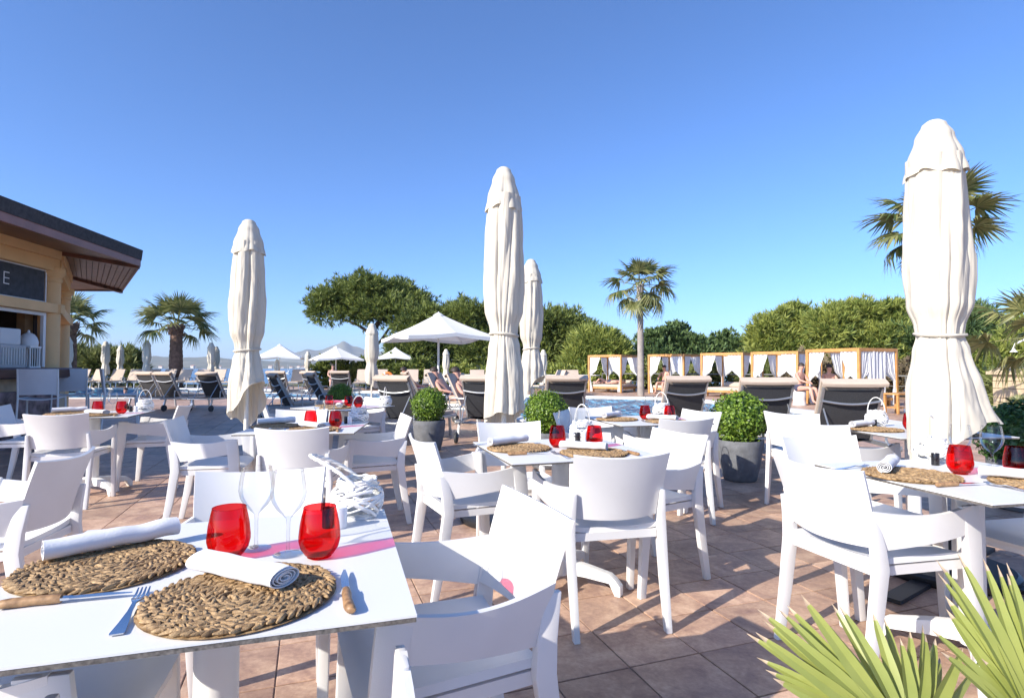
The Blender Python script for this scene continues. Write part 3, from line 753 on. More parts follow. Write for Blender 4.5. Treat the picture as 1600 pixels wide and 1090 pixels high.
LG = make_lounger(); ls = {}
def lounger(x, y, fx, fy, label, grp=None, s=1.0):
    return place(LG, ls, (x, y, 0), rot_facing(fx, fy), label, grp, (s, s, s))
lounger(dx(1075, 8.2), 8.2+.55, -.08, 1, 'dark-backed lounger behind the boxwood planter, facing the pool palm')
lounger(dx(1210, 6.95), 6.95+.5, .12, .99, 'dark-backed lounger hidden behind a boxwood ball by the right cabanas'.replace('right ', ''))
lounger(dx(1349, 6.15), 6.15+.5, .16, .98, 'dark-backed lounger facing the largest cabana')
lounger(dx(884, 8.8), 8.8+.5, -.05, 1, 'dark-backed lounger with wide beige flap above a boxwood ball')
lounger(-.42, 8.95+.45, .18, .98, 'dark-backed lounger half hidden by the tallest closed parasol')
lounger(-1.72, 9.3, .42, .9, 'dark-backed lounger leaning beside the sunlit boxwood planter')
lounger(dx(476, 13.3)+.5, 13.5, .80, .6, 'dark-backed lounger turned sideways behind the dark boxwood ball')
lounger(dx(420, 12.3)+.5, 12.4, .80, .6, 'dark-backed lounger turned sideways behind the parasol with bared pole')
lounger(dx(437, 19), 19.2, .1, 1, 'dark-backed lounger below an open parasol by the bay')
lounger(dx(496, 18.5), 18.6, .5, .87, 'dark-backed lounger below the mountain')
lounger(dx(536, 19.5), 19.6, .05, 1, 'dark-backed lounger standing straight behind the dark boxwood ball')
lounger(dx(237, 16), 16.3, .35, .94, 'grey-framed lounger beside its twin below the thick palm trunk', 'twin loungers below the thick palm')
lounger(dx(266, 15.6), 15.9, .35, .94, 'grey-framed lounger beside its twin below the thick palm trunk', 'twin loungers below the thick palm')
lounger(dx(333, 15.4), 15.7, .25, .97, 'single grey-framed lounger between the thick palm and the bared-pole parasol')
G = 'beige loungers lined up along the far pool edge'
for k in range(9): lounger(-24.6+k*.98, 32.1+random.uniform(-.1, .1), random.uniform(-.05, .05), -1, 'beige lounger in the row along the far pool edge', G)
G = 'beige loungers below the open parasols'
for k, x in enumerate((-15.2, -14.1, -11.6, -8.0, -7.0, -5.3, -4.3)): lounger(x, 29.6-.35*k*.6+1.2, .1, -1, 'beige lounger on the far deck below the open parasols', G)
lounger(dx(655, 17), 17.0, .9, .43, 'beige lounger with a sunbather beside the large open parasol')
lounger(dx(705, 13.2), 13.0, .93, -.36, 'beige lounger with a sunbather in front of the large open parasol pole')
lounger(dx(742, 12.2), 11.6, .9, -.43, 'beige lounger with a sunbather beside the tallest closed parasol')
lounger(dx(742, 24), 25.8, .1, -1, 'beige lounger with a blue towel before the railing')
lounger(dx(778, 24), 25.2, .1, -1, 'beige lounger before the railing behind the tallest parasol')
lounger(dx(872, 22), 24.3, -.85, -.5, 'beige lounger seen side on in front of the young pine')
lounger(dx(903, 22), 24.0, .1, -1, 'beige lounger beside the cabana behind the slender palm')

# ------------------------------------------------------------------ cabanas
def curtain(w, H, tie=.88, full=False, seed=0):
    m = MB()
    def fn(u, v):
        z = H*(1-v)+.03
        if full: ww = w
        else: ww = interp([(0, w), (.35, w*.72), (.58, .09), (.64, .09), (1, .2)], v)
        return (u*ww, .022*sin(u*30+seed)*(1 if v < .45 or full else .6)+.01*sin(u*11+v*4), z)
    m.grid(fn, 36, 16); return m.mesh('curtain', M_curtain, angle=180)
CH = 1.75; CS = 1.72
cur_me = [curtain(.62, CH-.12, seed=s) for s in (0, 2)]; cur_full = curtain(.8, CH-.12, full=True)
def make_cabana():
    t = thing('cabana', '', 'cabana')
    for x in (0, CS):
        for y in (0, CS):
            m = MB(); m.box((x, y, CH/2), (.085, .085, CH)); m.build('post', M_teak, t, smooth=False, bevel=.006)
    for a, b in (((0, 0), (CS, 0)), ((CS, 0), (CS, CS)), ((CS, CS), (0, CS)), ((0, CS), (0, 0))):
        m = MB(); A = Vector((*a, CH-.045)); B = Vector((*b, CH-.045)); d = (B-A).normalized()*.045; m.beam(A+d, B-d, .08, .10); m.build('top_beam', M_teak, t, smooth=False, bevel=.005)
    m = MB(); m.box((CS/2, CS/2, .20), (CS-.12, CS-.12, .07)); 
    for x in (.15, CS-.15):
        for y in (.15, CS-.15): m.box((x, y, .083), (.07, .07, .165))
    m.build('bed_frame', M_teak, t, smooth=False)
    m = MB(); m.box((CS/2, CS/2, .30), (CS-.2, CS-.2, .125)); m.build('mattress', M_beige, t, bevel=.03)
    m = MB(); m.box((CS/2, CS-.3, .44), (CS-.5, .3, .14), Matrix.Rotation(radians(25), 3, 'X')); m.build('bolster', M_beige, t, bevel=.04)
    k = 0
    for (x, y, rz) in ((0, 0, 0), (0, 0, pi/2), (CS, 0, pi), (CS, 0, pi/2), (CS, CS, pi), (CS, CS, -pi/2), (0, CS, 0), (0, CS, -pi/2)):
        o = link('curtain', cur_me[k % 2], t); o.location = (x, y, 0); o.rotation_euler = (0, 0, rz); k += 1
    return t
CB = make_cabana(); cs_ = {}
CABS = [(970, 26, -40, 'teak cabana with white curtains right behind the slender pool palm trunk'.replace('right ', '')),
        (1068, 24.4, -46, 'teak cabana next to the slender palm, a bather sitting inside'),
        (1160, 21.9, -48, 'teak cabana between the spiky juniper and the big pine'),
        (1246, 20.0, -54, 'teak cabana beside the largest one, in front of dry brush'),
        (1342, 16.7, -66, 'largest teak cabana with an extra drawn curtain on its side')]
for i, (x, Y, a, lab) in enumerate(CABS):
    a = radians(a); u = Vector((cos(a), sin(a), 0)); FR = Vector((dx(x, Y), Y, 0)); FL = FR-u*CS
    o = place(CB, cs_, FL, a, lab)
    if i == 4:
        c = link('curtain', cur_full, o); c.location = (CS+.02, .35, 0); c.rotation_euler = (0, 0, pi/2)
        c['label'] = 'drawn full-width curtain'
        LAST_CAB = (FL.copy(), a)
ft = thing('side_table', 'small teak table beside the largest cabana', 'table', (dx(1400, 14.5), 14.5, 0), radians(20))
mb = MB(); mb.box((0, 0, .5), (.5, .45, .04)); mb.build('table_top', M_teak, ft, smooth=False)
for x in (-.2, .2):
    for y in (-.17, .17):
        mb = MB(); mb.box((x, y, .24), (.05, .05, .478)); mb.build('leg', M_teak, ft, smooth=False)
mb = MB(); mb.box((0, 0, .15), (.34, .28, .03)); mb.build('shelf', M_teak, ft, smooth=False)

# ------------------------------------------------------------------ railing behind the pool deck
def railing(P, label, zt=.78, n=None, name='railing'):
    t = thing(name, label, 'railing')
    P = [Vector(p) for p in P]
    for z, r in ((zt, .028), (zt*.55, .012)):
        mb = MB(); mb.tube([Vector((p.x, p.y, z)) for p in P], r, 8); mb.build('rail', M_rail, t)
    for a, b in zip(P, P[1:]):
        k = max(1, int((b-a).length/1.8))
        for i in range(k):
            p = a.lerp(b, i/k); m = MB(); m.beam((p.x, p.y, 0), (p.x, p.y, zt-.03), .04, .04); m.build('post', M_rail, t, smooth=False)
M_rail = mat('pale_rail', (0.50, 0.49, 0.45), 0.6, var=0.1)
railing([(-4.5, 29.5, 0), (0, 28.6, 0), (4.3, 27.5, 0)], 'pale rail fence in front of the young pines')
M_rail = mat('dark_rail', (0.16, 0.16, 0.15), 0.6, var=0.1)
railing([(4.6, 28.8, 0), (9, 27, 0), (13.5, 23, 0), (17, 17, 0), (19, 12, 0)], 'dark rail fence running behind the cabanas', .85)

# ------------------------------------------------------------------ trees
def tufts(mb, lobes, n, ln, wd, blades=7, up=.45, inner=.55):
    wts = [(l[3]*l[4]*l[5])**(2/3) for l in lobes]
    def sample(lo, hi):
        cx, cy, cz, rx, ry, rz = random.choices(lobes, wts)[0]
        d = Vector((random.gauss(0, 1), random.gauss(0, 1), random.gauss(0, 1))).normalized()
        if d.z < -.35 and random.random() < .6: d.z = -d.z
        r = random.uniform(lo, hi)**.6*(1+.30*noise.noise((d.x*2.6+cx, d.y*2.6+cy, d.z*2.6+cz)))
        return Vector((cx+d.x*rx*r, cy+d.y*ry*r, cz+d.z*rz*r)), d, (rx*ry*rz)**(1/3)
    # twigs carry their needles in clumps; the clumps leave gaps between them
    cl = [sample(.8, 1.02) for _ in range(max(8, n//34))]
    for k in range(n):
        if random.random() < .70:
            c, d0, rm = random.choice(cl); q = Vector((random.gauss(0, 1), random.gauss(0, 1), random.gauss(0, .8)))
            cr = min(.34, .17*rm+.06)
            p = c+q*cr; d = (d0*.8+q*.55).normalized()
        else: p, d, rm = sample(inner*.55, .86)
        main = (d+Vector((0, 0, up))+Vector((random.gauss(0, .2), random.gauss(0, .2), random.gauss(0, .2)))).normalized()
        for b in range(blades):
            e = (main+Vector((random.gauss(0, .42), random.gauss(0, .42), random.gauss(0, .38)))).normalized()
            s = e.cross(Vector((random.gauss(0, 1), random.gauss(0, 1), random.gauss(0, 1)))).normalized()*wd*random.uniform(.6, 1.3)
            L = ln*random.uniform(.6, 1.3)
            o = len(mb.v); q2 = p+e*L*.45
            mb.v.extend([tuple(p-s*.3), tuple(q2-s), tuple(p+e*L), tuple(q2+s)])
            mb.f.append((o, o+1, o+2, o+3)); mb.mi.append(0)
def tree(name, label, cat, base, lobes, n, ln, wd, lm, trunk, branches=(), group=None, up=.45, bark=M_bark, inner=.55, blades=7):
    t = thing(name, label, cat, base, 0, group)
    mb = MB(); tufts(mb, lobes, n, ln, wd, blades, up, inner); mb.build('crown', lm, t, smooth=False)
    if trunk:
        mb = MB(); mb.tube([p[:3] for p in trunk], [p[3] for p in trunk], 10); tk = mb.build('trunk', bark, t)
        for br in branches:
            m = MB(); m.tube([p[:3] for p in br], [p[3] for p in br], 7); m.build('branch', bark, tk)
    return t
def pxt(x, y, Y, Y0=None): return (dx(x, Y), 0, dz(y, Y))
def lobe(x, y, hw, hh, Y, base, dy=0, ry=None):
    """lobe centred on photo pixel, half sizes in pixels"""
    k = Y/FPX
    return (dx(x, Y)-base[0], dy, dz(y, Y)-base[2], hw*k, (ry or hw*k), hh*k)
random.seed(11)
Y = 38.; b = Vector((dx(585, Y), Y, -.3))
R_ = lambda x, y: (dx(x, Y)-b.x, 0, dz(y, Y)-b.z)
tree('umbrella_pine', 'spreading umbrella pine with leaning dark trunk above the open parasols', 'tree', b,
     [lobe(520, 478, 34, 19, Y, b, -.5), lobe(548, 462, 34, 22, Y, b, .4), lobe(580, 458, 36, 22, Y, b, -.6), lobe(612, 466, 36, 22, Y, b, .5), lobe(642, 478, 34, 20, Y, b, .2), lobe(560, 484, 46, 17, Y, b), lobe(604, 488, 44, 18, Y, b, -.8), lobe(502, 490, 18, 12, Y, b), lobe(650, 496, 28, 16, Y, b, -.5)],
     8600, .36, .032, L_pine, [(*R_(584, 590), .26), (*R_(580, 560), .24), (*R_(576, 540), .22), (*R_(580, 522), .2), (*R_(588, 508), .17), (*R_(600, 490), .1)],
     [[(*R_(580, 522), .12), (*R_(560, 508), .1), (*R_(535, 498), .07), (*R_(515, 484), .04)], [(*R_(584, 545), .09), (*R_(596, 530), .09), (*R_(606, 515), .08), (*R_(625, 490), .05)], [(*R_(604, 552), .05), (*R_(600, 528), .06), (*R_(606, 515), .05)]], inner=.5)
Y = 36.; b = Vector((dx(690, Y), Y, -.3)); R_ = lambda x, y: (dx(x, Y)-b.x, 0, dz(y, Y)-b.z)
tree('pine_tree', 'dark pine thicket behind the large open parasol', 'tree', b,
     [lobe(660, 510, 40, 30, Y, b), lobe(650, 545, 40, 22, Y, b, -.5), lobe(705, 500, 34, 22, Y, b, .8), lobe(735, 498, 30, 22, Y, b, -.4), lobe(768, 500, 26, 22, Y, b, .5), lobe(690, 535, 40, 34, Y, b, .6), lobe(738, 540, 40, 38, Y, b, .2), lobe(760, 560, 34, 28, Y, b, -1), lobe(640, 565, 30, 18, Y, b, -.8)],
     9000, .38, .032, L_pine, [(*R_(662, 600), .25), (*R_(664, 570), .22), (*R_(668, 545), .2), (*R_(668, 520), .14), (*R_(690, 500), .08)],
     [[(*R_(664, 575), .09), (*R_(640, 560), .07), (*R_(622, 540), .04)], [(*R_(668, 550), .1), (*R_(655, 535), .07), (*R_(645, 525), .05)]])
Y = 37.; b = Vector((dx(875, Y), Y, -.3)); R_ = lambda x, y: (dx(x, Y)-b.x, 0, dz(y, Y)-b.z)
tree('pine_tree', 'rounded pine with shaded hollow behind the shorter slim closed parasol', 'tree', b,
     [lobe(850, 515, 34, 28, Y, b), lobe(882, 512, 30, 26, Y, b, .5), lobe(905, 530, 24, 26, Y, b, -.3), lobe(815, 520, 36, 30, Y, b, .6), lobe(868, 550, 40, 36, Y, b, 1.2), lobe(825, 560, 40, 34, Y, b, .5)],
     8200, .38, .032, L_pine, [(*R_(870, 600), .22), (*R_(872, 560), .18), (*R_(872, 525), .08)])
Y = 34.; b = Vector((dx(928, Y), Y, -.2)); R_ = lambda x, y: (dx(x, Y)-b.x, 0, dz(y, Y)-b.z)
tree('young_pine', 'bright green young pine sloping down to the cabana behind the slender palm', 'tree', b,
     [lobe(930, 540, 30, 26, Y, b), lobe(948, 548, 26, 22, Y, b, -.5), lobe(905, 562, 28, 22, Y, b, -.6), lobe(960, 562, 24, 20, Y, b, .2), lobe(895, 580, 22, 16, Y, b, -1), lobe(935, 575, 40, 22, Y, b)],
     7600, .40, .030, L_pine2, [(*R_(930, 600), .14), (*R_(930, 560), .1), (*R_(932, 535), .05)])
for (x, lab, xs, Y, seed) in ((1050, 'dark green juniper with spiky shoots behind the cabana with a bather sitting inside', [(1020, 540, 22, 20), (1052, 530, 26, 18), (1085, 540, 24, 18), (1045, 565, 46, 26), (1100, 560, 30, 22)], 35., 3),
                              (1128, 'dark juniper with forked spiky top beside the big pine', [(1128, 545, 24, 14), (1150, 548, 26, 16), (1120, 566, 34, 22), (1165, 560, 26, 22)], 35., 5)):
    random.seed(seed); b = Vector((dx(x, Y), Y, -.2)); R_ = lambda x, y: (dx(x, Y)-b.x, random.uniform(-.4, .4), dz(y, Y)-b.z)
    sp = []
    for (tx, ty) in (((1062, 516), (1078, 527), (1048, 522)) if x == 1050 else ((1144, 516), (1112, 526), (1122, 523), (1135, 522))):
        for q in range(5): sp.append(lobe(x+(tx-x)*(.45+.55*q/4), 548+(ty-548)*(.35+.65*q/4), 4.5-.6*q, 4.5-.5*q, Y, b))
    tree('juniper_shrub', lab, 'shrub', b, [lobe(a, c, d, e, Y, b) for a, c, d, e in xs], 2800, .32, .06, L_junip, [(0, 0, 0, .12), (*R_(x, 555), .07), (*R_(x+4, 530), .03)], up=.6)
    t = bpy.context.scene.objects[-1] if False else None
    mb = MB(); tufts(mb, sp, 420, .22, .05, 6, .9, .2); o = mb.build('shoots', L_junip, [o for o in COL.objects if o.get('label') == lab][0], smooth=False)
for (x, lab, xs, Y, seed, lm) in ((1225, 'light green pine thicket beside the tallest one, lower, above the teak cabanas', [(1200, 525, 24, 24), (1230, 512, 26, 26), (1255, 505, 24, 24), (1215, 550, 40, 28), (1250, 545, 36, 30), (1232, 575, 50, 28)], 31., 31, L_pine2),
                              (1330, 'tallest light green pine thicket with bare twigs above the largest cabana', [(1290, 510, 26, 24), (1322, 500, 28, 24), (1350, 496, 26, 22), (1380, 498, 24, 22), (1405, 512, 22, 22), (1310, 540, 40, 34), (1360, 535, 44, 36), (1405, 550, 34, 40), (1340, 575, 70, 30)], 29., 37, L_pine2),
                              (1480, 'dark pine behind the broad closed parasol', [(1440, 540, 30, 32), (1490, 525, 40, 40), (1530, 520, 26, 40), (1555, 545, 30, 40), (1500, 580, 60, 40)], 27., 41, L_junip),
                              (1570, 'leafy light shrub bank behind the stone pillar', [(1530, 585, 40, 34), (1575, 570, 34, 32), (1610, 560, 40, 50), (1560, 610, 60, 28), (1640, 600, 40, 60)], 22., 43, L_pine2)):
    random.seed(seed); b = Vector((dx(x, Y), Y, -.1)); R_ = lambda x, y: (dx(x, Y)-b.x, random.uniform(-.8, .2), dz(y, Y)-b.z)
    brs = []
    for q in range(12):
        a0 = random.choice(xs); a1 = (a0[0]+random.uniform(-12, 12), a0[1]-random.uniform(4, 18))
        brs.append([(*R_(x, 590), .07), (*R_((x+a0[0])/2, 560), .05), (*R_(a0[0], a0[1]+8), .035), (*R_(*a1), .012)])
    tree('pine_thicket' if lm != L_pine2 or x != 1570 else 'shrub_bank', lab, 'tree' if x != 1570 else 'shrub', b, [lobe(a, c, d, e, Y, b, random.uniform(-.6, .6)) for a, c, d, e in xs]+[lobe(a+random.uniform(-d, d)*.8, c-e*random.uniform(.1, .6), random.uniform(4, 8), random.uniform(9, 16), Y, b, random.uniform(-.9, .3)) for a, c, d, e in xs if c < 560 for _ in range(4)], 9000 if x != 1570 else 5200, .36, .028, lm, [(0, 0, 0, .16), (*R_(x, 560), .1), (*R_(x, 530), .05)], brs)
# hedge under the pines, dry brush behind the cabanas, reeds by the bar
random.seed(5)
def hedge(name, label, x0, x1, y0, y1, Y0, Y1, n, lm, ln=.25, wd=.06, cat='hedge'):
    mb = MB(); ls_ = []
    k = int(abs(x1-x0)/14)+2
    for i in range(k):
        s = i/(k-1); Yq = Y0+(Y1-Y0)*s; x = x0+(x1-x0)*s
        hz = dz(random.uniform(y0-5, y0+5), Yq)
        ls_.append((dx(x, Yq), Yq, hz*.5, 13*Yq/FPX, .9, max(.3, hz*.55)))
    tufts(mb, ls_, n, ln, wd, 6, .4, .4); return tag(mb.build(name, lm, None, smooth=False), label, cat)
hedge('low_hedge', 'low green scrub hedge below the umbrella pine', 500, 660, 566, 590, 33, 32, 2400, L_pine)
hedge('brush_hedge', 'dry brown-green brush running behind the cabanas', 1000, 1290, 572, 600, 31, 24, 2600, L_reed)
hedge('brush_hedge', 'tangled brown brush behind the largest cabana', 1230, 1430, 566, 600, 24.5, 22, 2000, leafmat('brush_twig', (.10, .07, .045), (.22, .18, .10), .1, .8, .8))
hedge('low_hedge', 'low green scrub hedge behind the rail fence', 660, 1000, 578, 598, 32, 31, 2600, L_pine2)
hedge('reed_bed', 'sunlit reeds behind the row of beige loungers', 105, 215, 551, 580, 37, 38, 2400, L_reed, .5, .04, 'reeds')
hedge('reed_bed', 'green reeds at the edge of the shrub bank', 1490, 1640, 600, 640, 17, 14, 1500, L_reed, .35, .03, 'reeds')
ht = thing('thatched_hut', 'low thatched beach shelter behind the small closed parasols', 'hut', (dx(152, 39), 39, -.2))
mb = MB(); mb.lathe([(1.9, 1.55), (1.9, 1.65), (1.0, 2.0), (.25, 2.35), (.1, 2.5), (.0, 2.52)], 18); mb.build('roof', M_thatch, ht, angle=60)
for a in range(4):
    mb = MB(); mb.tube([(1.4*cos(a*pi/2+.6), 1.4*sin(a*pi/2+.6), 0), (1.4*cos(a*pi/2+.6), 1.4*sin(a*pi/2+.6), 1.75)], .06, 8); mb.build('post', M_bark, ht)

# ------------------------------------------------------------------ palms
def frond_mesh(seed, Lp=1.0, R=.92, n=30, droop=.35, spread=220):
    rnd = random.Random(seed); mb = MB()
    path = [(0, Lp*k/5, -.10*Lp*(k/5)**2) for k in range(6)]
    mb.tube(path, [.022, .02, .018, .016, .014, .012], 5)
    hub = Vector((0, Lp, -.10*Lp))
    for i in range(n):
        a = radians(-spread/2+spread*i/(n-1)); L = R*(1-.32*abs(a)/pi)*rnd.uniform(.88, 1.05)
        d = Vector((sin(a), cos(a), 0)); s = Vector((cos(a), -sin(a), 0))
        pts = []
        tw = rnd.uniform(-.25, .25)
        for k in range(5):
            t = k/4; z = .12*R*sin(pi*t*.6)*abs(sin(a))-droop*R*max(0, t-.35)**1.6*rnd.uniform(.7, 1.4)-.05*t
            w = .042*R*interp([(0, .25), (.4, 1), (.7, .62), (1, .05)], t)
            c = hub+d*L*t+Vector((0, 0, z))+s*tw*t*t*.25*R
            pts.append((c-s*w+Vector((0, 0, .02*R*(1-t))), c-Vector((0, 0, .0)), c+s*w+Vector((0, 0, .02*R*(1-t)))))
        o = len(mb.v)
        for p in pts: mb.v.extend([tuple(x) for x in p])
        for k in range(4):
            for e in (0, 1): q = o+k*3+e; mb.f.append((q, q+1, q+4, q+3)); mb.mi.append(0)
    return mb.mesh('frond', L_palm, smooth=False)
FRONDS = [frond_mesh(s, droop=d) for s, d in ((1, .35), (2, .7), (3, 1.0))]
def palm(label, x, Y, ycrown, Rpx, trunk_r, bark, n, seed, base_y=None, zb=0.0, tilt=0.0, lo=-55, hi=85, hide=None):
    rnd = random.Random(seed); z = dz(ycrown, Y)-zb
    t = thing('palm_tree', label, 'palm tree', (dx(x, Y), Y, zb))
    mb = MB(); nseg = 26
    prof = []
    for k in range(nseg+1):
        s = k/nseg; rr = trunk_r*(1.15-.25*s)*(1+.06*(k % 2)+.05*noise.noise((s*9, seed, 0)))
        if s > .86: rr *= 1+.5*(s-.86)/.14
        prof.append((rr, s))
    rings = [[(r*cos(2*pi*j/14)+tilt*s*s*z*.1, r*sin(2*pi*j/14), s*z) for j in range(14)] for r, s in prof]
    mb.loft(rings); tk = mb.build('trunk', bark, t, angle=60)
    # old leaf bases under the crown
    mb = MB()
    for k in range(46):
        a = rnd.uniform(0, 2*pi); s = rnd.uniform(.80, 1.0); r = trunk_r*1.1
        p = Vector((r*cos(a), r*sin(a), s*z)); d = Vector((cos(a)*.6, sin(a)*.6, .8)); L = rnd.uniform(.1, .25)*Rpx*Y/FPX*.35
        mb.beam(p, p+d*L, .3*trunk_r, .1*trunk_r, up=(cos(a), sin(a), 0))
    stuff(mb.build('leaf_bases', M_palmbark, tk, smooth=False))
    R = Rpx*Y/FPX; sc = R/1.75
    for k in range(n):
        e = radians(lo+(hi-lo)*((k+.5)/n)**.8); a = k*2.399963+rnd.uniform(-.25, .25)
        o = link('frond', FRONDS[2 if e < radians(-5) else (1 if e < radians(40) else 0)] if rnd.random() < .8 else FRONDS[1], t)
        o.location = (tilt*z*.1, 0, z-.05*R)
        o.rotation_euler = (Matrix.Rotation(a, 3, 'Z') @ Matrix.Rotation(e, 3, 'X') @ Matrix.Rotation(rnd.uniform(-.5, .5), 3, 'Y')).to_euler()
        s = sc*rnd.uniform(.82, 1.08)*(1.0 if e < radians(55) else .82); o.scale = (s, s, s)
    return t
palm('stout palm with thick brown trunk behind the grey-framed loungers', 275, 33, 507, 66, .33, M_palmbark, 24, 3, lo=-22)
palm('palm half hidden behind the ochre bar column', 108, 30, 505, 64, .32, M_palmbark, 22, 9, lo=-22)
palm('slender tall palm with pale trunk at the pool edge', 1001, 23.2, 443, 60, .12, M_palmgrey, 25, 5, lo=-62)
palm('tall palm crown behind the broad closed parasol', 1466, 14, 346, 100, .15, M_palmgrey, 25, 13, lo=-58)
palm('low palm with drooping fans beside the stone pillar', 1632, 9.5, 520, 115, .17, M_palmbark, 15, 17, lo=-40)
palm('tiny fan palm tuft growing behind the dark shrub', 1590, 6.5, 640, 34, .05, M_palmbark, 12, 23, lo=10)

# stone pillar and shower
sp = thing('stone_pillar', 'pale stone pillar with hipped cap at the terrace edge', 'pillar', (dx(1606, 11), 11, 0), radians(8))
rnd = random.Random(4); zc = 0
while zc < 1.0:
    h = rnd.uniform(.12, .2); 
    if zc+h > 1.0: h = 1.04-zc
    cuts = [-.38, rnd.uniform(-.1, .12), .38]
    for a, b_ in zip(cuts, cuts[1:]):
        m = MB(); m.box(((a+b_)/2, 0, zc+h/2), (b_-a-.008, .76+rnd.uniform(-.012, .012), h-.008)); m.build('stone', M_sand, sp, smooth=False, bevel=.008)
    zc += h
mb = MB(); mb.box((0, 0, 1.07), (.9, .9, .06)); mb.add([(-.42, -.42, 1.1), (.42, -.42, 1.1), (.42, .42, 1.1), (-.42, .42, 1.1), (0, 0, 1.42)], [(0, 1, 4), (1, 2, 4), (2, 3, 4), (3, 0, 4)]); mb.build('cap', M_sand, sp, smooth=False)
sh = thing('outdoor_shower', 'thin white outdoor shower pipe with bell-shaped head', 'shower', (dx(1608, 12.5), 12.5, 0))
mb = MB(); mb.tube([(0, 0, 0), (0, 0, 1.72), (-.08, 0, 1.80), (-.3, 0, 1.70), (-.34, 0, 1.6)], .02, 8); mb.build('pipe', M_whitemetal, sh)
mb = MB(); mb.lathe([(.02, .1), (.03, .05), (.075, .0), (0.001, .0)], 14, (-.34, 0, 1.52)); mb.build('shower_head', M_whitemetal, sh)

# ------------------------------------------------------------------ boxwood planters
def ball_mesh(r, n, lm, seed, sz=.034):
    rnd = random.Random(seed); mb = MB()
    for k in range(n):
        d = Vector((rnd.gauss(0, 1), rnd.gauss(0, 1), rnd.gauss(0, 1))).normalized()
        rr = r*(rnd.uniform(.80, 1.0) if rnd.random() < .9 else rnd.uniform(.96, 1.12))*(1+.07*noise.noise((d.x*2.5+seed, d.y*2.5, d.z*2.5)))
        p = d*rr
        nrm = (d+Vector((rnd.gauss(0, .55), rnd.gauss(0, .55), rnd.gauss(0, .55)+.25))).normalized()
        e = nrm.cross(Vector((rnd.gauss(0, 1), rnd.gauss(0, 1), rnd.gauss(0, 1)))).normalized(); s = nrm.cross(e)
        L = sz*rnd.uniform(.7, 1.2); w = L*.33
        o = len(mb.v); up = nrm*L*.12
        mb.v.extend([tuple(p-e*L*.5), tuple(p-s*w+up), tuple(p+e*L*.5), tuple(p+s*w+up)])
        mb.f += [(o, o+1, o+2), (o, o+2, o+3)]; mb.mi += [0, 0]
    core = MB(); core.lathe([(max(.001, r*.80*sin(pi*k/10)), -r*.80*cos(pi*k/10)) for k in range(11)], 18)
    mb.add(core.v, core.f)
    return mb.mesh('foliage', lm, smooth=False)
BALL = ball_mesh(.27, 3400, L_box, 1); BALLD = ball_mesh(.30, 3000, L_boxdark, 2, .045)
pm = MB()
pm.lathe([(.001, 0.0), (.150, 0.0), (.165, .015), (.185, .10), (.212, .22), (.226, .36), (.228, .415), (.222, .425), (.205, .42), (.20, .37)], 40); POT = pm.mesh('pot', M_slate, angle=50)
so = MB(); so.lathe([(.20, .375), (.1, .385), (.001, .39)], 24); SOIL = so.mesh('soil', M_soil)
def planter(label, x, Y, s=1.0, ball=BALL, bz=.60, bs=1.0, rz=0):
    t = thing('boxwood_planter', label, 'planter', (dx(x, Y), Y, 0), rz); t.scale = (s, s, s)
    link('pot', POT, t); link('soil', SOIL, t)
    o = link('foliage', ball, t); o.location = (0, 0, bz); o.scale = (bs, bs, bs*.97)
    m = MB(); m.tube([(0, 0, .36), (.01, 0, .5)], .02, 6); m.build('stem', M_bark, t)
planter('boxwood ball in a round grey stone pot beside the leaning lounger', 671, 8.1, 1.02, bs=.93, bz=.635)
planter('boxwood ball in front of the shorter slim closed parasol', 853, 6.7, 1.0, bs=.96, bz=.66, rz=2)
planter('boxwood ball in a dark stone pot between two dark-backed loungers', 1154, 5.98, 1.0, bs=1.06, bz=.655, rz=4)
planter('dark boxwood ball in shade behind the table with three red tumblers', 533, 11.0, 1.0, bs=.95, bz=.62, rz=1)
planter('dark leafy shrub in a grey pot right of the flared parasol'.replace('right of', 'beside'), 1590, 4.75, 1.0, BALLD, .62, .98, 5)

# ------------------------------------------------------------------ fan palm by the photographer
fp = thing('fan_palm', 'bright green fan palm with dry leaf tips beside the set table', 'plant', (1.12, .72, 0))
mb = MB(); mb.lathe([(.09, 0), (.085, .06), (.07, .16), (.03, .22), (.001, .23)], 12); mb.build('stump', M_palmbark, fp)
def blade(L, w, seed):
    rnd = random.Random(seed); mb = MB(); n = 14; bend = rnd.uniform(.04, .16); tw = rnd.uniform(-.03, .03)
    for k in range(n+1):
        t = k/n; ww = w*interp([(0, .30), (.30, .9), (.5, 1.0), (.8, .66), (.94, .30), (1, .03)], t)
        z = -bend*L*t*t; x = tw*L*t*t
        mb.v.extend([(x-ww, L*t, z+ww*.5), (x, L*t, z), (x+ww, L*t, z+ww*.5)])
    for k in range(n):
        for e in (0, 1): q = k*3+e; mb.f.append((q, q+1, q+4, q+3)); mb.mi.append(1 if k >= n-1 else 0)
    return mb.mesh('leaflet', [L_fan, L_tip], smooth=False)
def fan_leaf(hub, tips, seed):
    """hub: world point; tips: list of world tip points"""
    rnd = random.Random(seed); root = Vector((1.12, .72, .18)); H = Vector(hub)
    mid = root.lerp(H, .5)+Vector((.02, -.02, .0))
    m = MB(); m.tube([root-fp.location, mid-fp.location, H-fp.location], [.009, .007, .006], 6); leaf = m.build('leaf_stalk', L_fan, fp)
    for i, tp in enumerate(tips):
        d = Vector(tp)-H; L = d.length; d.normalize()
        o = link('leaflet', blade(L*1.03, .0118*(1 if i % 3 else 1.2), seed*50+i), leaf)
        side = Vector((0, -1, .35)); side = (side-d*side.dot(d)).normalized()
        x = d.cross(side)
        R = Matrix((x, d, side)).transposed() @ Matrix.Rotation(rnd.uniform(-.35, .35), 3, 'Y')
        o.rotation_euler = R.to_euler(); o.location = H-fp.location
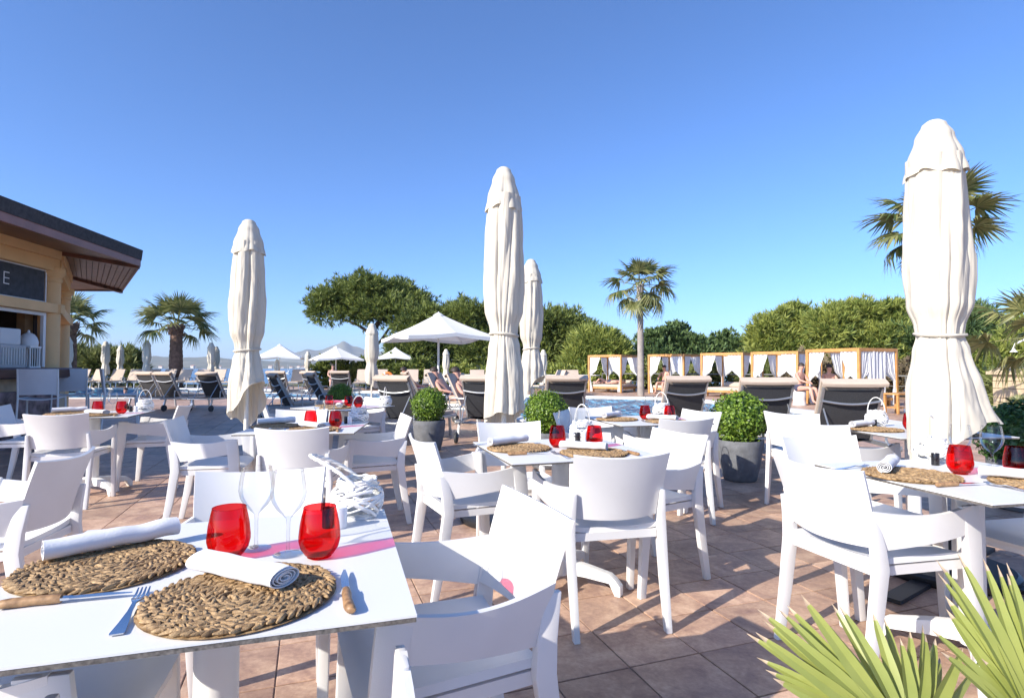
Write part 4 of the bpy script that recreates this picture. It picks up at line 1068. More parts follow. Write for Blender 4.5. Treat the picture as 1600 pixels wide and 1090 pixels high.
def ray(x, y, Y): 
    a = (x-800)/FPX; b_ = -(y-545)/FPX; d = Vector((a, cos(PITCH)-b_*sin(PITCH), sin(PITCH)+b_*cos(PITCH))); return Vector((0, 0, CAM_H))+d*(Y/d.y)
tips1 = [(1212, 1070), (1196, 1048), (1190, 1022), (1184, 1008), (1178, 994), (1186, 980), (1200, 962), (1212, 956), (1228, 952), (1242, 944), (1262, 948), (1296, 947), (1324, 953), (1356, 960), (1376, 966), (1404, 1002), (1412, 988), (1434, 978), (1448, 995), (1462, 996), (1474, 1020), (1500, 1015), (1530, 1030)]
fan_leaf(ray(1425, 1165, 1.02), [ray(x+14, y, 1.02+.10*(i/22)+.03*((i*7) % 3)) for i, (x, y) in enumerate(tips1)], 1)
tips2 = [(1486, 1022), (1482, 985), (1488, 962), (1498, 945), (1500, 905), (1510, 890), (1528, 883), (1550, 884), (1568, 892), (1590, 905), (1612, 900), (1630, 890), (1655, 900), (1680, 905), (1510, 1045), (1560, 1035)]
fan_leaf(ray(1625, 1160, .96), [ray(x, y, .96+.015*(i % 5)) for i, (x, y) in enumerate(tips2)], 2)

# ------------------------------------------------------------------ armchairs
def make_chair():
    t = thing('armchair', '', 'chair')
    Zs = .445
    mb = MB()
    def seat(u, v):
        x = 2*u-1; y = -.205+.435*v
        w = .205+.030*v
        edge = max(0, (v-.86)/.14)
        z = Zs+.006+.012*(abs(x)**3)-.014*(1-x*x)*sin(pi*min(1, v*1.15))-.022*edge**2
        return (x*w, y, z)
    mb.shell(seat, 14, 14, .022)
    # skirt under the seat
    for sx in (-1, 1): mb.beam((sx*.197, -.20, Zs-.018), (sx*.225, .215, Zs-.018), .02, .034)
    mb.beam((-.20, -.203, Zs-.020), (.20, -.203, Zs-.020), .02, .036); mb.beam((-.22, .212, Zs-.030), (.22, .212, Zs-.030), .02, .030)
    mb.build('seat', M_white, t, angle=40)
    def back(u, v):
        x = 2*u-1; w = .208+.020*v
        z = .505+.285*v+.016*v*x*x+.010*(1-v)*x*x
        y = -.200-.070*v-.018*v*v-.048*(1-x*x)*(1-.25*v)
        return (x*w, y, z)
    mb = MB(); mb.shell(back, 20, 12, .014); mb.build('backrest', M_white, t, angle=50)
    for sx in (-1, 1):
        def arm(u, v, sx=sx):          # u along from back to front, v up
            y = -.212+.385*u
            x = .206+.066*sin(min(1, u*1.25)*pi/2)
            zt = .655-.022*sin(pi*u)+.012*u; zb = .505+.055*u
            z = zb+(zt-zb)*v
            return (sx*(x+.010*v*(1-u*.4)), y-.03*v*(1-u), z)
        mb = MB(); mb.shell(arm, 18, 5, .015); mb.build('arm', M_white, t, angle=50)
        # front leg, widening into the arm
        sec = [(.665, .118, .205, .275, .019), (.60, .135, .212, .274, .022), (.53, .142, .218, .272, .026), (.45, .150, .222, .268, .030), (.25, .178, .228, .264, .031), (.0, .200, .238, .260, .030)]
        mb = MB(); mb.loft([[(sx*(x-th/2), y0, z), (sx*(x+th/2), y0, z), (sx*(x+th/2), y1, z), (sx*(x-th/2), y1, z)] for z, y0, y1, x, th in sec][::1])
        mb.build('leg', M_white, t, bevel=.005, angle=50)
        sec = [(.63, -.262, -.215, .212, .020), (.52, -.245, -.190, .217, .030), (.44, -.240, -.182, .221, .034), (.22, -.268, -.218, .219, .031), (.0, -.302, -.265, .217, .028)]
        mb = MB(); mb.loft([[(sx*(x-th/2), y0, z), (sx*(x+th/2), y0, z), (sx*(x+th/2), y1, z), (sx*(x-th/2), y1, z)] for z, y0, y1, x, th in sec])
        mb.build('leg', M_white, t, bevel=.005, angle=50)
    return t
CHAIR = make_chair(); cst = {}
def chair(label, f, mid=None, cen=None):
    l = hypot(*f); fx, fy = f[0]/l, f[1]/l
    if cen is None: cen = (mid[0]+.285*fx, mid[1]+.285*fy)
    return place(CHAIR, cst, (cen[0], cen[1], 0), rot_facing(fx, fy), label)
chair('white armchair with a pink glass shadow on its backrest, at the rope-lantern table', (-.92, -.39), (.06, 1.64))
chair('white armchair across the rope-lantern table, backrest behind two wine glasses', (.24, -.97), (-.94, 2.13))
chair('white armchair tucked under the rope-lantern table on its bar side', (.966, .259), None, (-1.03, 1.204))
chair('white armchair tucked under the rope-lantern table below the wooden knife', (-.29, .957), None, (-.417, .81))
chair('white armchair turned away from the rope-lantern table, facing the bar', (-.98, -.21), (-1.98, 2.52))
chair('white armchair with its back to the lens, at the table before the tallest parasol'.replace('with its back to the lens', 'facing the pool'), (-.22, .98), (.49, 2.52))
chair('white armchair on the bar side of the table before the tallest parasol', (.9, .44), (-.49, 3.08))
chair('white armchair on the pool side of the table before the tallest parasol', (.2, -.98), (-.02, 3.98))
chair('white armchair facing the bar at the table before the tallest parasol', (-.89, -.45), (1.0, 3.4))
chair('white armchair with half-shaded backrest at the table behind the fan palm', (.96, .28), (1.23, 2.30))
chair('white armchair on the pool side of the table behind the fan palm', (.14, -.99), (1.71, 3.15))
chair('white armchair facing the bar at the table behind the fan palm', (-.96, -.28), None, (2.36, 2.47))
chair('white armchair partly hidden by the fan palm leaves', (-.2, .98), None, (1.84, 1.47))
chair('white armchair facing the pool at the table beside the bared-pole parasol', (-.13, .99), (-1.4, 3.6))
chair('white armchair on the bar side of the table beside the bared-pole parasol', (.96, .26), (-2.54, 4.25))
chair('white armchair facing the bar at the table beside the bared-pole parasol', (-.94, -.345), None, (-1.12, 4.43))
chair('white armchair on the pool side of the table beside the bared-pole parasol', (.13, -.99), None, (-1.88, 4.87))
chair('white armchair facing the pool at the table in front of the bar stools', (-.309, .951), None, (-3.86, 4.95))
chair('white armchair facing the bar at the table in front of the bar stools', (-.97, -.25), (-3.36, 5.80))
chair('white armchair on the bar side of the table in front of the bar stools', (.96, .28), None, (-4.85, 5.7))
chair('sunlit white armchair at the three-tumbler table, next to the leaning lounger', (-.62, -.78), (-1.72, 7.15))
chair('white armchair at the three-tumbler table, next to the bared-pole parasol', (.9, .4), None, (-2.47, 6.35))
chair('white armchair facing the pool at the poolside table, next to the boxwood planter', (-.25, .97), (1.31, 4.24))
chair('white armchair facing the bar at the poolside table, below a lounger', (-.89, -.45), (1.68, 5.02))
chair('white armchair on the pool side of the poolside table', (.31, -.95), (.76, 5.47))
chair('white armchair on the bar side of the poolside table', (.93, -.36), None, (.70, 4.86))
chair('white armchair on the bar side of the table behind the broad parasol', (.88, .48), (2.12, 3.93))
chair('white armchair with bright inner backrest, behind others beside the broad parasol', (.75, .66), (2.36, 4.78))

# ------------------------------------------------------------------ tables
TZ = .74
def make_table():
    t = thing('dining_table', '', 'table')
    mb = MB(); mb.box((0, 0, TZ-.002), (.8, .8, .004)); tp = mb.build('tabletop', M_top, t, smooth=False)
    mb = MB(); mb.box((0, 0, TZ-.0085), (.798, .798, .009)); mb.build('core', M_core, tp, smooth=False)
    mb = MB(); mb.box((0, 0, TZ-.019), (.36, .36, .012)); mb.build('mounting_plate', M_black, t, smooth=False)
    mb = MB(); mb.lathe([(.047, .06), (.047, TZ-.025)], 24, cap=True); mb.build('column', M_whitemetal, t)
    for k in range(4):
        a = pi/4+k*pi/2; d = Vector((cos(a), sin(a), 0)); n_ = Vector((-sin(a), cos(a), 0))
        def sec(r, z0, z1, w): return [tuple(d*r-n_*w+Vector((0, 0, z0))), tuple(d*r+n_*w+Vector((0, 0, z0))), tuple(d*r+n_*w+Vector((0, 0, z1))), tuple(d*r-n_*w+Vector((0, 0, z1)))]
        mb = MB(); mb.loft([sec(.03, .07, .145, .03), sec(.15, .07, .13, .028), sec(.285, .06, .105, .026), sec(.315, .0, .085, .026), sec(.345, .0, .05, .026)])
        mb.build('foot', M_whitemetal, t, bevel=.004)
    return t
TABLE = make_table(); tst = {}
TB = {'T1': (-.672, 1.304, 17, 'white square table with a rope-handled lantern and two clear wine glasses'),
      'M': (.266, 3.13, 17, 'white square table standing before the tallest closed parasol'),
      'R': (1.886, 2.338, 12, 'white square table behind the fan palm leaves'),
      'T2': (-1.53, 4.227, 7, 'white square table beside the closed parasol with bared pole'),
      'T3': (-3.99, 5.40, 17, 'white square table in front of the bar stools'),
      'T4': (-1.895, 6.37, -25, 'white square table with three red tumblers before the dark boxwood ball'),
      'T5': (1.14, 4.82, 13, 'white square table at the poolside, seen against the water'),
      'T6': (2.83, 4.0, 4, 'white square table behind the broad closed parasol')}
for k, (x, y, a, lab) in TB.items(): place(TABLE, tst, (x, y, 0), radians(a), lab)

# ------------------------------------------------------------------ tableware meshes
def mat_mesh(seed):
    rnd = random.Random(seed); mb = MB()
    def grain(c, ang, L, w, h, tilt):
        R = Matrix.Rotation(ang, 3, 'Z') @ Matrix.Rotation(tilt, 3, 'Y'); o = len(mb.v); ns = 6; nr = 4
        rings = []
        for i in range(nr+1):
            t = i/nr; x = (t-.5)*L; k = (sin(pi*(.08+.84*t)))**.75
            for j in range(ns):
                a = 2*pi*j/ns; p = R @ Vector((x, w*k*cos(a), h*k*sin(a))); mb.v.append((c[0]+p.x, c[1]+p.y, c[2]+p.z))
        for i in range(nr):
            for j in range(ns):
                a = o+i*ns+j; b = o+i*ns+(j+1) % ns; mb.f.append((a, b, b+ns, a+ns)); mb.mi.append(0)
        mb.f.append(tuple(o+j for j in reversed(range(ns)))); mb.f.append(tuple(o+nr*ns+j for j in range(ns))); mb.mi += [0, 0]
    r = .012; k = 0
    while r < .172:
        n = max(5, int(2*pi*r/.0175)); ph = rnd.uniform(0, 6)
        for i in range(n):
            for s in (-1, 1):
                a = ph+2*pi*(i+(.5 if s > 0 else 0))/n+rnd.uniform(-.02, .02)
                rr = r+s*.0042+rnd.uniform(-.0012, .0012)+.004*noise.noise((cos(a)*1.5, sin(a)*1.5, seed))
                big = 1.25 if r > .165 else 1.0
                grain((rr*cos(a), rr*sin(a), .0082+rnd.uniform(-.001, .0018)), a+pi/2+s*.55+rnd.uniform(-.2, .2), .031*rnd.uniform(.85, 1.15)*big, .0046*rnd.uniform(.85, 1.2)*big, .0048*rnd.uniform(.8, 1.2), rnd.uniform(-.18, .18))
        r += .0165; k += 1
    d = MB(); d.lathe([(.001, .001), (.172, .001), (.176, .004), (.001, .006)], 40); mb.add(d.v, d.f)
    return mb.mesh('placemat', M_rush, angle=60)
PMAT = [mat_mesh(1), mat_mesh(2)]
def napkin_mesh(L, R, turns, flat, seed):
    mb = MB()
    def fn(u, v):
        th = 2*pi*turns*v+.6; r = .003+(R-.003)*v**.9
        y = (u-.5)*L*(1+.015*sin(th*.7+seed))
        wob = 1+.05*noise.noise((u*4+seed, v*9, 0))
        x = r*cos(th)*wob*(1.0/flat**.5); z = r*sin(th)*wob*flat+R*flat*1.02+.0035*noise.noise((u*5, seed, 2))
        return (x, y, max(z, .0016))
    mb.shell(fn, 26, int(turns*22), .0022)
    return mb.mesh('napkin', M_napkin, angle=60)
NAP = [napkin_mesh(.268, .0268, 3.6, .90, 1), napkin_mesh(.25, .0305, 4.2, .62, 5)]
tb = MB(); tb.lathe([(.001, .004), (.024, .004), (.033, .009), (.043, .024), (.0475, .042), (.0475, .052), (.0445, .08), (.0395, .105), (.0365, .118)], 40); tb.tube([(.0365*cos(2*pi*k/40), .0365*sin(2*pi*k/40), .118) for k in range(41)], .0009, 6, cap=False); tb.lathe([(.001, .0005), (.022, .0005), (.028, .003), (.024, .004)], 40)
TUMB = tb.mesh('tumbler', M_red, angle=60)
wg = MB(); wg.lathe([(.001, .0035), (.012, .0035), (.030, .0022), (.0345, .0012), (.0345, .0004), (.001, .0002)], 36)
wg.lathe([(.008, .0036), (.0048, .010), (.0040, .03), (.0040, .07), (.0055, .086), (.013, .094), (.027, .108), (.0375, .126), (.0415, .144), (.0405, .162), (.0375, .182), (.0345, .200)], 40)
wg.tube([(.0345*cos(2*pi*k/40), .0345*sin(2*pi*k/40), .200) for k in range(41)], .0007, 6, cap=False)
WINE = wg.mesh('wine_glass', M_clear, angle=60)
def fork_mesh():
    mb = MB(); P = []
    prof = [(-.095, .0105, .002), (-.09, .0115, .002), (-.05, .008, .003), (-.01, .0045, .006), (.02, .0035, .010), (.035, .0085, .010), (.05, .0115, .007)]
    rings = []
    for y, w, z in prof: rings.append([(-w, y, z), (w, y, z), (w, y, z+.0022), (-w, y, z+.0022)])
    mb.loft(rings)
    for k in range(4):
        x = -.0098+k*.00653; rr = []
        for y, z in ((.049, .0072), (.065, .005), (.082, .006), (.098, .011)): 
            w = .0021 if y < .09 else .0012; rr.append([(x-w, y, z), (x+w, y, z), (x+w, y, z+.002), (x-w, y, z+.002)])
        mb.loft(rr)
    return mb.mesh('fork', M_steel, angle=40)
FORK = fork_mesh()
def knife_parts():
    h = MB(); rings = []
    for y, w, hh, x in ((-.105, .006, .005, .006), (-.10, .009, .008, .005), (-.085, .0105, .009, .002), (-.05, .0085, .0085, .0), (-.02, .0095, .0088, .0), (-.004, .0075, .008, 0)):
        rings.append([(x+w*cos(2*pi*k/10), y, .0092+hh*sin(2*pi*k/10)) for k in range(10)])
    h.loft(rings)
    b = MB(); b.loft([[(-.007, -.004, .0065), (.007, -.004, .0065), (.007, -.004, .0115), (-.007, -.004, .0115)], [(-.007, .01, .007), (.007, .01, .007), (.007, .01, .011), (-.007, .01, .011)], [(-.008, .012, .0085), (.007, .012, .0085), (.007, .012, .0098), (-.008, .012, .0098)], [(-.009, .07, .0085), (.007, .07, .0085), (.007, .07, .0098), (-.009, .07, .0098)], [(-.001, .115, .0088), (.004, .115, .0088), (.004, .115, .0094), (-.001, .115, .0094)]])
    return h.mesh('handle', M_handle, angle=60), b.mesh('blade', M_steel, angle=30)
KH, KB = knife_parts()
def lantern_meshes(rope):
    rnd = random.Random(3); jar = MB()
    jar.lathe([(.001, .002), (.048, .002), (.056, .008), (.068, .04), (.066, .07), (.054, .095), (.052, .108), (.048, .108)], 30)
    tw = []
    for k in range(58):
        m = MB(); a0 = rnd.uniform(0, 2*pi); da = rnd.choice((-1, 1))*rnd.uniform(.8, 2.6); z0 = rnd.uniform(.006, .05); z1 = rnd.uniform(.045, .10)
        pts = []
        for q in range(9):
            t = q/8; a = a0+da*t; z = z0+(z1-z0)*t+.012*sin(pi*t); r = interp([(0, .058), (.04, .071), (.07, .069), (.1, .057)], z)+.002+.0016*(k % 3)
            pts.append((r*cos(a), r*sin(a), z))
        m.tube(pts, .0040*rnd.uniform(.6, 1.3), 5); tw.append(m)
    allt = MB()
    for m in tw: allt.add(m.v, m.f)
    rim = MB()
    for q in range(5):
        rim.tube([((.0555+.003*sin(k*1.7+q))*cos(2*pi*k/30), (.0555+.003*sin(k*1.7+q))*sin(2*pi*k/30), .086+.0062*q+.0022*sin(k*2.1+q*2)) for k in range(31)], .0042, 6, cap=False)
    foot = MB(); foot.lathe([(.054, .0), (.056, .004), (.056, .012), (.052, .016)], 28)
    h = MB()
    def P(t):
        if rope: return Vector((-.125*sin(pi*t)+.012*sin(3*pi*t), .057*cos(pi*t), .10+.085*sin(pi*t)))
        return Vector((.058*cos(pi*t), .0, .10+.115*sin(pi*t)))
    N = 60
    if rope:
        for s in range(3):
            pts = []
            for k in range(N+1):
                t = k/N; p = P(t); d = (P(min(1, t+.01))-P(max(0, t-.01))).normalized(); y = Vector((.085, 0, .125)).normalized(); x = d.cross(y).normalized(); a = t*34+s*2*pi/3
                pts.append(p+x*.0030*cos(a)+y*.0030*sin(a))
            h.tube(pts, .0031, 6)
    else: h.tube([P(k/24) for k in range(25)], .0035, 6)
    return jar.mesh('jar', M_clear), allt.mesh('twigs', M_twig, angle=80), rim.mesh('rim', M_rope), foot.mesh('foot', M_twig), h.mesh('handle', M_rope)
LAN = {True: lantern_meshes(True), False: lantern_meshes(False)}
pp = MB(); pp.lathe([(.001, 0), (.0155, 0), (.0165, .004), (.0165, .052), (.015, .056), (.001, .0565)], 18); SHAKER = {c: pp.mesh('shaker', m) for c, m in (('white', mat('shaker_white', (.74, .74, .74), .35)), ('black', M_pepper))}

c1 = Vector((TB['T1'][0], TB['T1'][1], 0)); a1 = radians(TB['T1'][2])
def L1(x, y, z=TZ):
    p = at(x, y, z)-c1; return Vector((p.x*cos(-a1)-p.y*sin(-a1), p.x*sin(-a1)+p.y*cos(-a1), 0))
LAY = {'matA': L1(168, 886), 'matB': L1(378, 934), 'tumA': L1(357, 871), 'tumB': L1(499, 870), 'winA': L1(400, 857), 'winB': L1(450, 866), 'lan': L1(558, 806), 'shk': L1(533, 824)}
def seg(p, q): 
    a = L1(*p); b = L1(*q); return (a+b)/2, atan2(-(b-a).x, (b-a).y)
SEG = {'napA': seg((66, 888), (276, 845)), 'napB': seg((297, 893), (467, 933)), 'forkB': seg((171, 1010), (232, 917)), 'knifeB': seg((545, 967), (537, 896)), 'knifeA': seg((0, 951), (195, 933)), 'forkA': seg((100, 854), (196, 843))}
TNAME = {'T1': 'the rope-lantern table', 'M': 'the table before the tallest parasol', 'R': 'the table behind the fan palm', 'T2': 'the table beside the bared-pole parasol', 'T3': 'the table by the bar stools', 'T4': 'the three-tumbler table', 'T5': 'the poolside table', 'T6': 'the table behind the broad parasol'}
def setting(k, items, jit=0.012, offs={}):
    x, y, a, _ = TB[k]; a = radians(a); rnd = random.Random(hash(k) % 1000 if False else sum(map(ord, k)))
    tn = TNAME[k]
    def W_(p, z=TZ, key=None):
        j = Vector((rnd.uniform(-jit, jit), rnd.uniform(-jit, jit), 0)) if k != 'T1' else Vector((0, 0, 0))
        q = p+j+Vector((*offs.get(key, (0, 0)), 0)); return (x+q.x*cos(a)-q.y*sin(a), y+q.x*sin(a)+q.y*cos(a), z+.0006)
    def put(name, label, cat, loc, rz, data=None): return thing(name, label, cat, loc, rz, None, data)
    MT = TZ+.0135
    for it in items:
        if it in ('matA', 'matB'):
            w = 'bar side' if it == 'matA' else 'landward side'
            put('placemat', 'round woven rush placemat on the %s of %s' % (w, tn), 'placemat', W_(LAY[it], TZ, it), rnd.uniform(0, 6), PMAT[0 if it == 'matA' else 1])
        elif it in ('napA', 'napB'):
            c, r = SEG[it]; w = 'bar side' if it == 'napA' else 'landward side'
            put('napkin', 'rolled white napkin on the %s placemat of %s' % (w.replace(' ', '-'), tn), 'napkin', W_(c, MT, it.replace('nap', 'mat')), a+r+(rnd.uniform(-.15, .15) if k != 'T1' else 0), NAP[0 if it == 'napA' else 1])
        elif it in ('tumA', 'tumB'):
            w = 'nearer the bar' if it == 'tumA' else 'farther from the bar'
            put('tumbler', 'red tumbler %s, on %s' % (w, tn), 'tumbler', W_(LAY[it], TZ, it), 0, TUMB)
        elif it in ('winA', 'winB'):
            w = 'nearer the bar' if it == 'winA' else 'farther from the bar'
            put('wine_glass', 'wine glass %s, on %s' % (w, tn), 'wine glass', W_(LAY[it], TZ, it), 0, WINE)
        elif it in ('forkA', 'forkB'):
            c, r = SEG[it]; w = 'bar-side' if it == 'forkA' else 'other'
            put('fork', 'steel fork beside the %s placemat of %s' % (w, tn), 'fork', W_(c), a+r, FORK)
        elif it in ('knifeA', 'knifeB'):
            c, r = SEG[it]; w = 'bar-side' if it == 'knifeA' else 'other'
            o = put('table_knife', 'wooden-handled knife beside the %s placemat of %s' % (w, tn), 'knife', W_(c), a+r); link('handle', KH, o); link('blade', KB, o)
        elif it == 'lan':
            o = put('twig_lantern', ('white twig lantern with thick rope handle on %s' if k == 'T1' else 'white twig lantern with hoop handle on %s') % tn, 'lantern', W_(LAY[it], TZ, it), a+(radians(-8) if k == 'T1' else rnd.uniform(-1.2, .4)))
            for n_, m_ in zip(('jar', 'twigs', 'rim', 'foot', 'handle'), LAN[k == 'T1']): link(n_, m_, o)
        elif it in ('shk', 'pep'):
            p = LAY['shk']+(Vector((0, 0, 0)) if it == 'shk' else Vector((-.035, .012, 0)))
            put('shaker', '%s shaker beside the lantern on %s' % ('white salt' if it == 'shk' else 'black pepper', tn), 'shaker', W_(p, TZ, 'lan'), 0, SHAKER['white' if it == 'shk' else 'black'])
FULL = ['matA', 'matB', 'napA', 'napB', 'tumA', 'tumB', 'winA', 'winB', 'forkA', 'forkB', 'knifeA', 'knifeB', 'lan', 'shk', 'pep']
setting('T1', FULL)
setting('M', FULL, offs={'lan': (-.03, .0), 'tumB': (-.01, .0)})
setting('R', FULL, offs={'lan': (-.12, .0)})
setting('T2', FULL, offs={'lan': (.0, .0)})
setting('T3', FULL, offs={})
setting('T4', ['matA', 'matB', 'napA', 'napB', 'tumA', 'tumB', 'winA', 'winB', 'lan'])
x4, y4, a4, _ = TB['T4']
thing('tumbler', 'third red tumbler on the three-tumbler table, nearest its hoop-handled lantern', 'tumbler', (x4-.22, y4+.16, TZ+.0006), 0, None, TUMB)
setting('T5', ['matA', 'matB', 'napA', 'napB', 'tumA', 'tumB', 'winA', 'winB', 'forkB', 'lan'])
setting('T6', ['matA', 'matB', 'napA', 'napB', 'tumA', 'tumB', 'winA', 'winB', 'lan', 'pep'], offs={'lan': (-.32, .02)})

# ------------------------------------------------------------------ people
DG = None
def skin_mesh(name, verts, edges, root, m, sub=2):
    me = bpy.data.meshes.new(name); bm = bmesh.new(); sl = bm.verts.layers.skin.verify()
    vs = []
    for (p, r) in verts:
        v = bm.verts.new(p); v[sl].radius = (r, r) if not isinstance(r, tuple) else r; vs.append(v)
    for a, b in edges: bm.edges.new((vs[a], vs[b]))
    bm.verts.ensure_lookup_table(); bm.verts[root][sl].use_root = True
    bm.to_mesh(me); bm.free()
    o = bpy.data.objects.new(name, me); COL.objects.link(o)
    o.modifiers.new('s', 'SKIN'); s = o.modifiers.new('d', 'SUBSURF'); s.levels = sub; s.render_levels = sub
    dg = bpy.context.evaluated_depsgraph_get(); r = bpy.data.meshes.new_from_object(o.evaluated_get(dg)); r.name = name
    bpy.data.objects.remove(o); r.materials.clear(); r.materials.append(m)
    r.polygons.foreach_set('use_smooth', [True]*len(r.polygons))
    return r
def body(pose):
    """pose: dict of joints -> points; returns one continuous body mesh"""
    J = ['pelvis', 'chest', 'neck', 'head', 'crown', 'shL', 'elL', 'haL', 'fiL', 'shR', 'elR', 'haR', 'fiR', 'hiL', 'knL', 'anL', 'toL', 'hiR', 'knR', 'anR', 'toR']
    Rr = dict(pelvis=(.15, .11), chest=(.15, .11), neck=.05, head=.085, crown=.07, hiL=.095, knL=.058, anL=.038, toL=.03, elL=.04, haL=.028, fiL=.016, shL=.055)
    for k in list(Rr):
        if k.endswith('L'): Rr[k[:-1]+'R'] = Rr[k]
    E_ = [('pelvis', 'chest'), ('chest', 'neck'), ('neck', 'head'), ('head', 'crown')]
    for s in 'LR': E_ += [('chest', 'sh'+s), ('sh'+s, 'el'+s), ('el'+s, 'ha'+s), ('ha'+s, 'fi'+s), ('pelvis', 'hi'+s), ('hi'+s, 'kn'+s), ('kn'+s, 'an'+s), ('an'+s, 'to'+s)]
    ix = {j: i for i, j in enumerate(J)}
    return skin_mesh('body', [(Vector(pose[j]), Rr[j]) for j in J], [(ix[a], ix[b]) for a, b in E_], 0, M_skin)
RECL = dict(pelvis=(0, 0, .12), chest=(0, -.26, .42), neck=(0, -.36, .58), head=(0, -.40, .69), crown=(0, -.43, .79), shL=(-.17, -.29, .48), elL=(-.26, -.12, .28), haL=(-.22, .1, .2), fiL=(-.2, .19, .18), shR=(.17, -.29, .48), elR=(.27, -.1, .3), haR=(.2, .12, .26), fiR=(.17, .2, .24), hiL=(-.1, .06, .11), knL=(-.12, .47, .26), anL=(-.11, .86, .06), toL=(-.12, .93, .16), hiR=(.1, .06, .11), knR=(.11, .48, .16), anR=(.11, .9, .06), toR=(.12, .97, .17))
LIE = dict(pelvis=(0, 0, .12), chest=(0, -.42, .13), neck=(0, -.60, .15), head=(0, -.71, .17), crown=(0, -.81, .18), shL=(-.18, -.45, .13), elL=(-.3, -.22, .1), haL=(-.24, .02, .08), fiL=(-.22, .1, .07), shR=(.18, -.45, .13), elR=(.3, -.62, .12), haR=(.14, -.78, .1), fiR=(.07, -.8, .1), hiL=(-.1, .06, .11), knL=(-.12, .46, .3), anL=(-.11, .76, .06), toL=(-.12, .86, .05), hiR=(.1, .06, .11), knR=(.11, .5, .11), anR=(.11, .92, .06), toR=(.12, .97, .17))
SIT = dict(pelvis=(0, 0, .12), chest=(0, .02, .52), neck=(0, .06, .70), head=(0, .10, .80), crown=(0, .09, .90), shL=(-.18, .02, .60), elL=(-.24, .16, .36), haL=(-.12, .34, .28), fiL=(-.08, .4, .26), shR=(.18, .02, .60), elR=(.24, .18, .38), haR=(.14, .38, .3), fiR=(.1, .44, .28), hiL=(-.1, .06, .11), knL=(-.14, .48, .12), anL=(-.15, .52, -.30), toL=(-.16, .66, -.36), hiR=(.1, .06, .11), knR=(.15, .48, .14), anR=(.17, .58, -.28), toR=(.18, .72, -.34))
BODY = {k: body(p) for k, p in (('recl', RECL), ('lie', LIE), ('sit', SIT))}
def blob(c, r, sc=(1, 1, 1), m=None, name='hair', lo=-.35, face=None):
    mb = MB(); rings = []
    for k in range(9):
        s = lo+(1-lo)*k/8; rr = sqrt(max(0.0004, 1-s*s)); rings.append([(c[0]+r*sc[0]*rr*cos(2*pi*j/14), c[1]+r*sc[1]*rr*sin(2*pi*j/14), c[2]+r*sc[2]*s) for j in range(14)])
    mb.loft(rings); return mb.mesh(name, m)
def tubewear(pose, m):
    mb = MB(); a, b = Vector(pose['pelvis']), Vector(pose['chest']); d = (b-a).normalized(); x = Vector((1, 0, 0)); y = d.cross(x)
    rings = []
    for t, k in ((-.10, .75), (-.04, 1.08), (.06, 1.1), (.13, 1.0)): rings.append([a+d*t+x*(.175*k*cos(2*pi*j/16))+y*(.125*k*sin(2*pi*j/16)) for j in range(16)])
    mb.loft(rings); return mb.mesh('swimwear', m)
def person(kind, pose, loc, rz, label, wear=M_redcloth, sc=1.0, hat=None):
    t = thing('person', label, 'person', loc, rz); t.scale = (sc, sc, sc)
    link('body', BODY[kind], t)
    h = Vector(pose['head']); c = Vector(pose['crown']); u = (c-h).normalized()
    link('hair', blob(tuple(h+u*.045+Vector((0, -.012, .0))), .108, (.92, .98, .98), hat or M_hair, 'hair', .0 if kind != 'lie' else -.2), t)
    link('swimwear', tubewear(pose, wear), t)
    hm = MB(); e = h+Vector((0, .095, .01)) if kind != 'lie' else h+Vector((0, -.01, .095))
    hm.add([tuple(e+Vector((-.014, 0, -.02))), tuple(e+Vector((.014, 0, -.02))), tuple(e+Vector((0, .02 if kind != 'lie' else 0, -.012 if kind != 'lie' else .02))), tuple(e+Vector((0, 0, .03)))], [(0, 1, 2), (1, 3, 2), (3, 0, 2), (0, 3, 1)])
    link('nose', hm.mesh('nose', M_skin, smooth=False), t)
    return t
def on(f): return rot_facing(*f)
person('recl', RECL, (dx(655, 17)-.05, 17.0, .36), on((.9, .43)), 'sunbather reclining on a beige lounger beside the large open parasol', M_pinkcloth)
person('recl', RECL, (dx(705, 13.2), 13.0, .36), on((.93, -.36)), 'sunbather reclining in front of the large open parasol pole', M_redcloth)
person('recl', RECL, (dx(742, 12.2), 11.6, .36), on((.9, -.43)), 'sunbather reclining beside the tallest closed parasol', M_bluecloth)
person('sit', SIT, (dx(513, 27.2), 27.9, .4), on((.4, -.9)), 'bather sitting on the far deck below the mountain', M_redcloth)
a = radians(-40); FL = Vector((dx(970, 26), 26, 0))-Vector((cos(a), sin(a), 0))*CS
person('lie', LIE, FL+Vector((1.05, .35, .33)), a+pi/2, 'bather lying in the cabana behind the slender palm', M_redcloth)
a = radians(-46); FL = Vector((dx(1068, 24.4), 24.4, 0))-Vector((cos(a), sin(a), 0))*CS
person('sit', SIT, FL+Vector((.75, .05, .33)), a+pi, 'bather sitting in the cabana next to the slender palm, back turned', M_redcloth)
FLc, ac = LAST_CAB
person('sit', SIT, FLc+Vector((.75, .15, .33)), ac-pi/2-.5, 'bather sitting in the largest cabana', M_pinkcloth)
person('sit', SIT, Vector((dx(1248, 17.6), 17.6, .42)), on((.5, -.86)), 'bather sitting at the pool edge in front of the cabanas', M_redcloth, .95)
st2 = thing('pool_stool', 'low white stool under the bather at the pool edge', 'stool', (dx(1248, 17.6), 17.6, 0))
mb = MB(); mb.lathe([(.20, .0), (.17, .2), (.2, .40), (.19, .42), (.001, .42)], 20); mb.build('seat', M_white, st2)
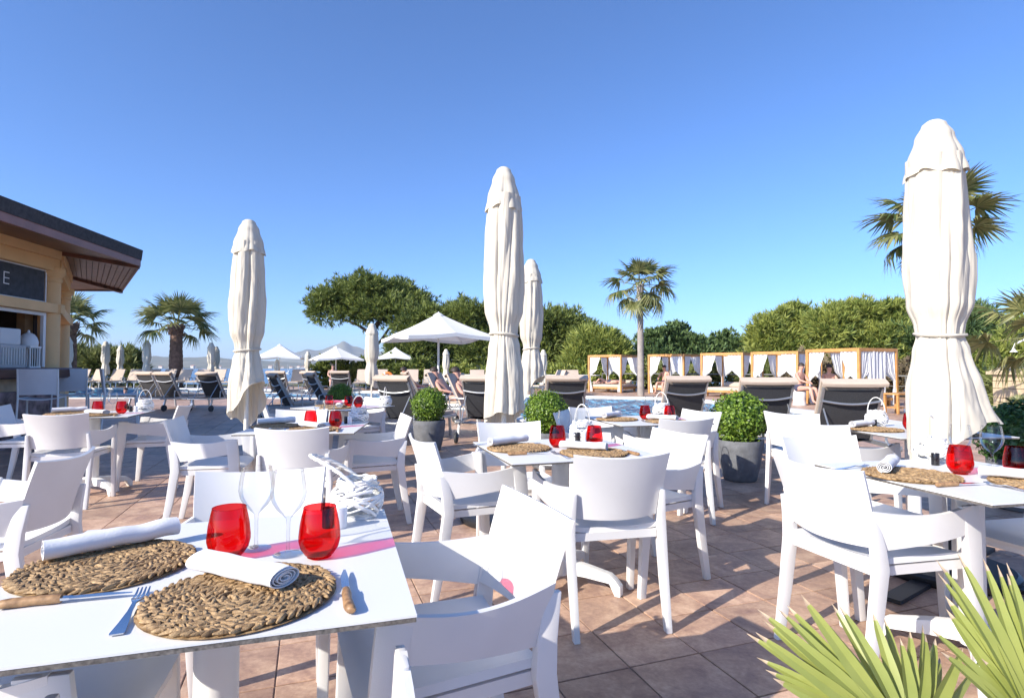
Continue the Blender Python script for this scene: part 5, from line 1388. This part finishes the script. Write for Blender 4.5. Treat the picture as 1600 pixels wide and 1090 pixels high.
person('sit', SIT, Vector((dx(197, 25), 25, -.66)), on((.6, -.8)), 'swimmer with head and shoulders above the water near the far loungers', M_redcloth)
# towels, life ring
def towel(label, x, y, z, w, l, rz, m):
    mb = MB(); mb.shell(lambda u, v: ((u-.5)*w, (v-.5)*l, .012+.02*noise.noise((u*3, v*5, w))+.02), 10, 14, .012)
    return thing('towel', label, 'towel', (x, y, z), rz, None, mb.mesh('towel', m))
towel('blue striped towel spread over a lounger before the railing', dx(742, 24), 25.4, .42, .55, .9, .1, M_bluecloth)
towel('blue and white towel lying in the largest cabana', FLc.x+.55, FLc.y-.25, .36, .5, .6, .4, M_bluecloth)
towel('blue checked towel over the deck beside the thick palm', dx(287, 21), 20.9, .0, .6, .9, .2, M_bluecloth)
lr = thing('life_ring', 'orange life ring hanging on the pale rail fence', 'life ring', (dx(606, 29.5), 29.42, .60))
mb = MB(); mb.tube([(.28*cos(2*pi*k/28), 0, .28*sin(2*pi*k/28)) for k in range(29)], .07, 10, cap=False); rg = mb.build('ring', M_orange, lr)
for q in range(4):
    mb = MB(); mb.tube([(.28*cos(q*pi/2+.5+s*.12), 0, .28*sin(q*pi/2+.5+s*.12)) for s in range(-1, 2)], .074, 10); mb.build('band', M_whitemetal, rg)
lp = MB(); lp.beam((0, .06, -.6), (0, .06, .3), .05, .05); lp.build('stand', M_whitemetal, lr, smooth=False)

# ------------------------------------------------------------------ the air over the bay
mh = bpy.data.materials.new('sea_haze'); mh.use_nodes = True; n = mh.node_tree; n.nodes.remove(n.nodes['Principled BSDF'])
pv = n.nodes.new('ShaderNodeVolumePrincipled'); pv.inputs['Color'].default_value = (0.80, 0.88, 1.0, 1); pv.inputs['Density'].default_value = 0.00009; pv.inputs['Anisotropy'].default_value = 0.0
n.links.new(pv.outputs[0], n.nodes['Material Output'].inputs['Volume'])
mb = MB(); mb.box((0, 4850, 200), (18000, 9900, 428)); stuff(tag(mb.build('haze', mh, None, smooth=False), 'thin pale haze over the terrace and the bay', 'haze'))
